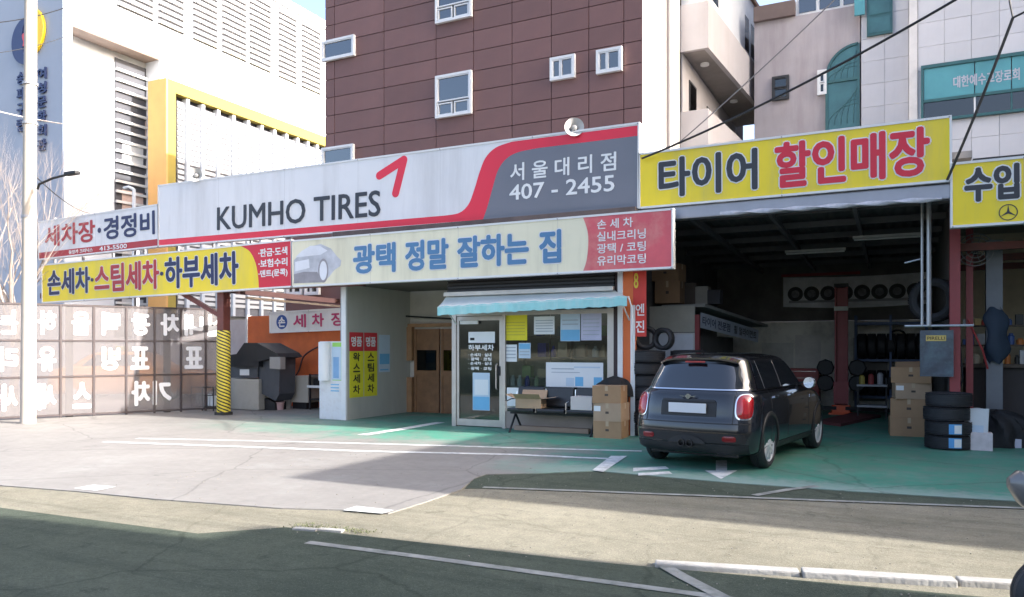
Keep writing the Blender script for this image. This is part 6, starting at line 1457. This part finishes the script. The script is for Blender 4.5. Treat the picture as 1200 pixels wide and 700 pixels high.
# front details (seen from other sides)
def frontpt(z, x, off): 
    p = HM.par(HM.t_of(z)); return Vector((x, p[2] + off - .0, z))
MB().box(-.40, .40, 3.93, 3.975, .44, .62, .03).build('grille', blackp, car, world=False)
for sg in (-1, 1):
    m = MB().lathe([(.001, 0), (.12, 0), (.10, .05), (.001, .07)], 24, (0, 0, 0), 'y'); m.xform(Matrix.Translation((sg * .58, 3.74, .72)) @ Matrix.Rotation(sg * R(-22), 4, 'Z')); m.build('headlamp', chr2, car, world=False, smooth=True)

# orange taxi beyond the glazed fence
HT = Hull([(.18, .15, 4.6, .80, .2, .4), (.26, .03, 4.75, .86, .25, .5), (.50, .0, 4.8, .90, .28, .5), (.70, .04, 4.74, .90, .28, .5), (.86, .10, 4.45, .87, .28, .45), (.95, .30, 3.9, .83, .28, .4), (.99, .62, 3.5, .78, .26, .35), (1.15, .85, 3.2, .71, .24, .3), (1.32, 1.1, 2.9, .63, .22, .28), (1.40, 1.25, 2.7, .56, .22, .25), (1.44, 1.6, 2.4, .35, .2, .2), (1.45, 1.9, 2.1, .1, .09, .09)], .05)
taxm = M('taxi_orange', (.62, .26, .045), .35, var=.04, coat=.6)
p = at(150, 450, 15.6); tx = thing('orange_taxi', 'orange saloon car standing beyond the glazed fence', 'car', (p.x - 2.2, 14.9, .005), math.atan2(.45, .9) - R(90))
TW = [(sx * .78, y, .31) for sx in (-1, 1) for y in (.95, 3.75)]
cut_wheels(HT.mesh(60, 90), 'body', taxm, tx, [((.56 if c[0] > 0 else -.96), c[1], c[2]) for c in TW], .36, .40)
for c in TW: wheel(tx, c[0], c[1], c[2], .31, .2, 1 if c[0] > 0 else -1, 7)
for sg in (-1, 1):
    for nm_, a0, a1, b0_, b1_ in (('rear_window', 1.1, 1.45, 2.0, 2.0), ('front_window', 2.07, 2.07, 3.05, 2.62)): HT.sidepatch(1.01, 1.34, lambda v, a0=a0, a1=a1: a0 + (a1 - a0) * v, lambda v, b0_=b0_, b1_=b1_: b0_ + (b1_ - b0_) * v, sg, .006, 5, 8).build(nm_, cglass, tx, world=False)
    HT.blob(.72, sg * .72, .12, .07, .008, .01, 4, 24, 3).build('tail_lamp', redl, tx, world=False)
    m = MB().box(sg * .86 - .06, sg * .86 + .06, 2.9, 2.98, .98, 1.08, .02).build('door_mirror', taxm, tx, world=False)
HT.rearpatch(1.02, 1.33, lambda v: -.6 + .1 * v, lambda v: .6 - .1 * v, .006).build('rear_glass', cglass, tx, world=False)
MB().box(-.28, .28, 1.85, 2.0, 1.45, 1.60, .03).build('roof_sign', M('taxi_sign', (.5, .55, .2), .4), tx, world=False)

# scooter whose tail reaches in at the street edge
sc = thing('grey_scooter', 'grey scooter with black seat standing in the shaded street', 'scooter', (.555, 4.85, .01), R(-78))
scg = M('scooter_grey', (.13, .12, .115), .35, var=.05, coat=.5)
def shell(secs, name, mat):
    m = MB(); rings = []
    for (y, z, w, h) in secs: rings.append([m.vert((w * math.cos(a) * abs(math.cos(a)) ** -.3 if abs(math.cos(a)) > .01 else 0, y, z + h * math.sin(a))) for a in [2 * math.pi * k / 20 for k in range(20)]])
    for A, B in zip(rings, rings[1:]):
        for j in range(20): m.f.append([A[j], A[(j + 1) % 20], B[(j + 1) % 20], B[j]])
    m.f.append(rings[0][::-1]); m.f.append(rings[-1]); return m.build(name, mat, sc, world=False, smooth=True)
shell([(-.02, .82, .03, .03), (.03, .80, .09, .09), (.2, .72, .13, .15), (.5, .62, .16, .2), (.75, .52, .15, .2), (.9, .42, .12, .14)], 'tail_body', scg)
shell([(.08, .9, .06, .03), (.2, .9, .13, .05), (.6, .86, .15, .06), (.85, .82, .12, .06)], 'seat', lea)
MB().box(-.15, .15, .85, 1.25, .2, .27, .02).build('floorboard', blackp, sc, world=False)
shell([(1.25, .55, .17, .35), (1.33, .6, .2, .38), (1.38, .62, .12, .3)], 'leg_shield', scg)
MB().tube([(-.32, 1.22, 1.05), (-.1, 1.3, 1.08), (.1, 1.3, 1.08), (.32, 1.22, 1.05)], .016, 8).build('handlebar', blackp, sc, world=False, smooth=True); MB().tube([(0, 1.3, 1.05), (0, 1.5, .3)], .03, 8).build('fork', steel, sc, world=False)
wheel(sc, 0, .22, .225, .225, .11, 1, 5); wheel(sc, 0, 1.52, .225, .225, .10, 1, 5)
MB().box(-.05, .05, .93, .97, .62, .70, .01).build('latch', blackp, sc, world=False)
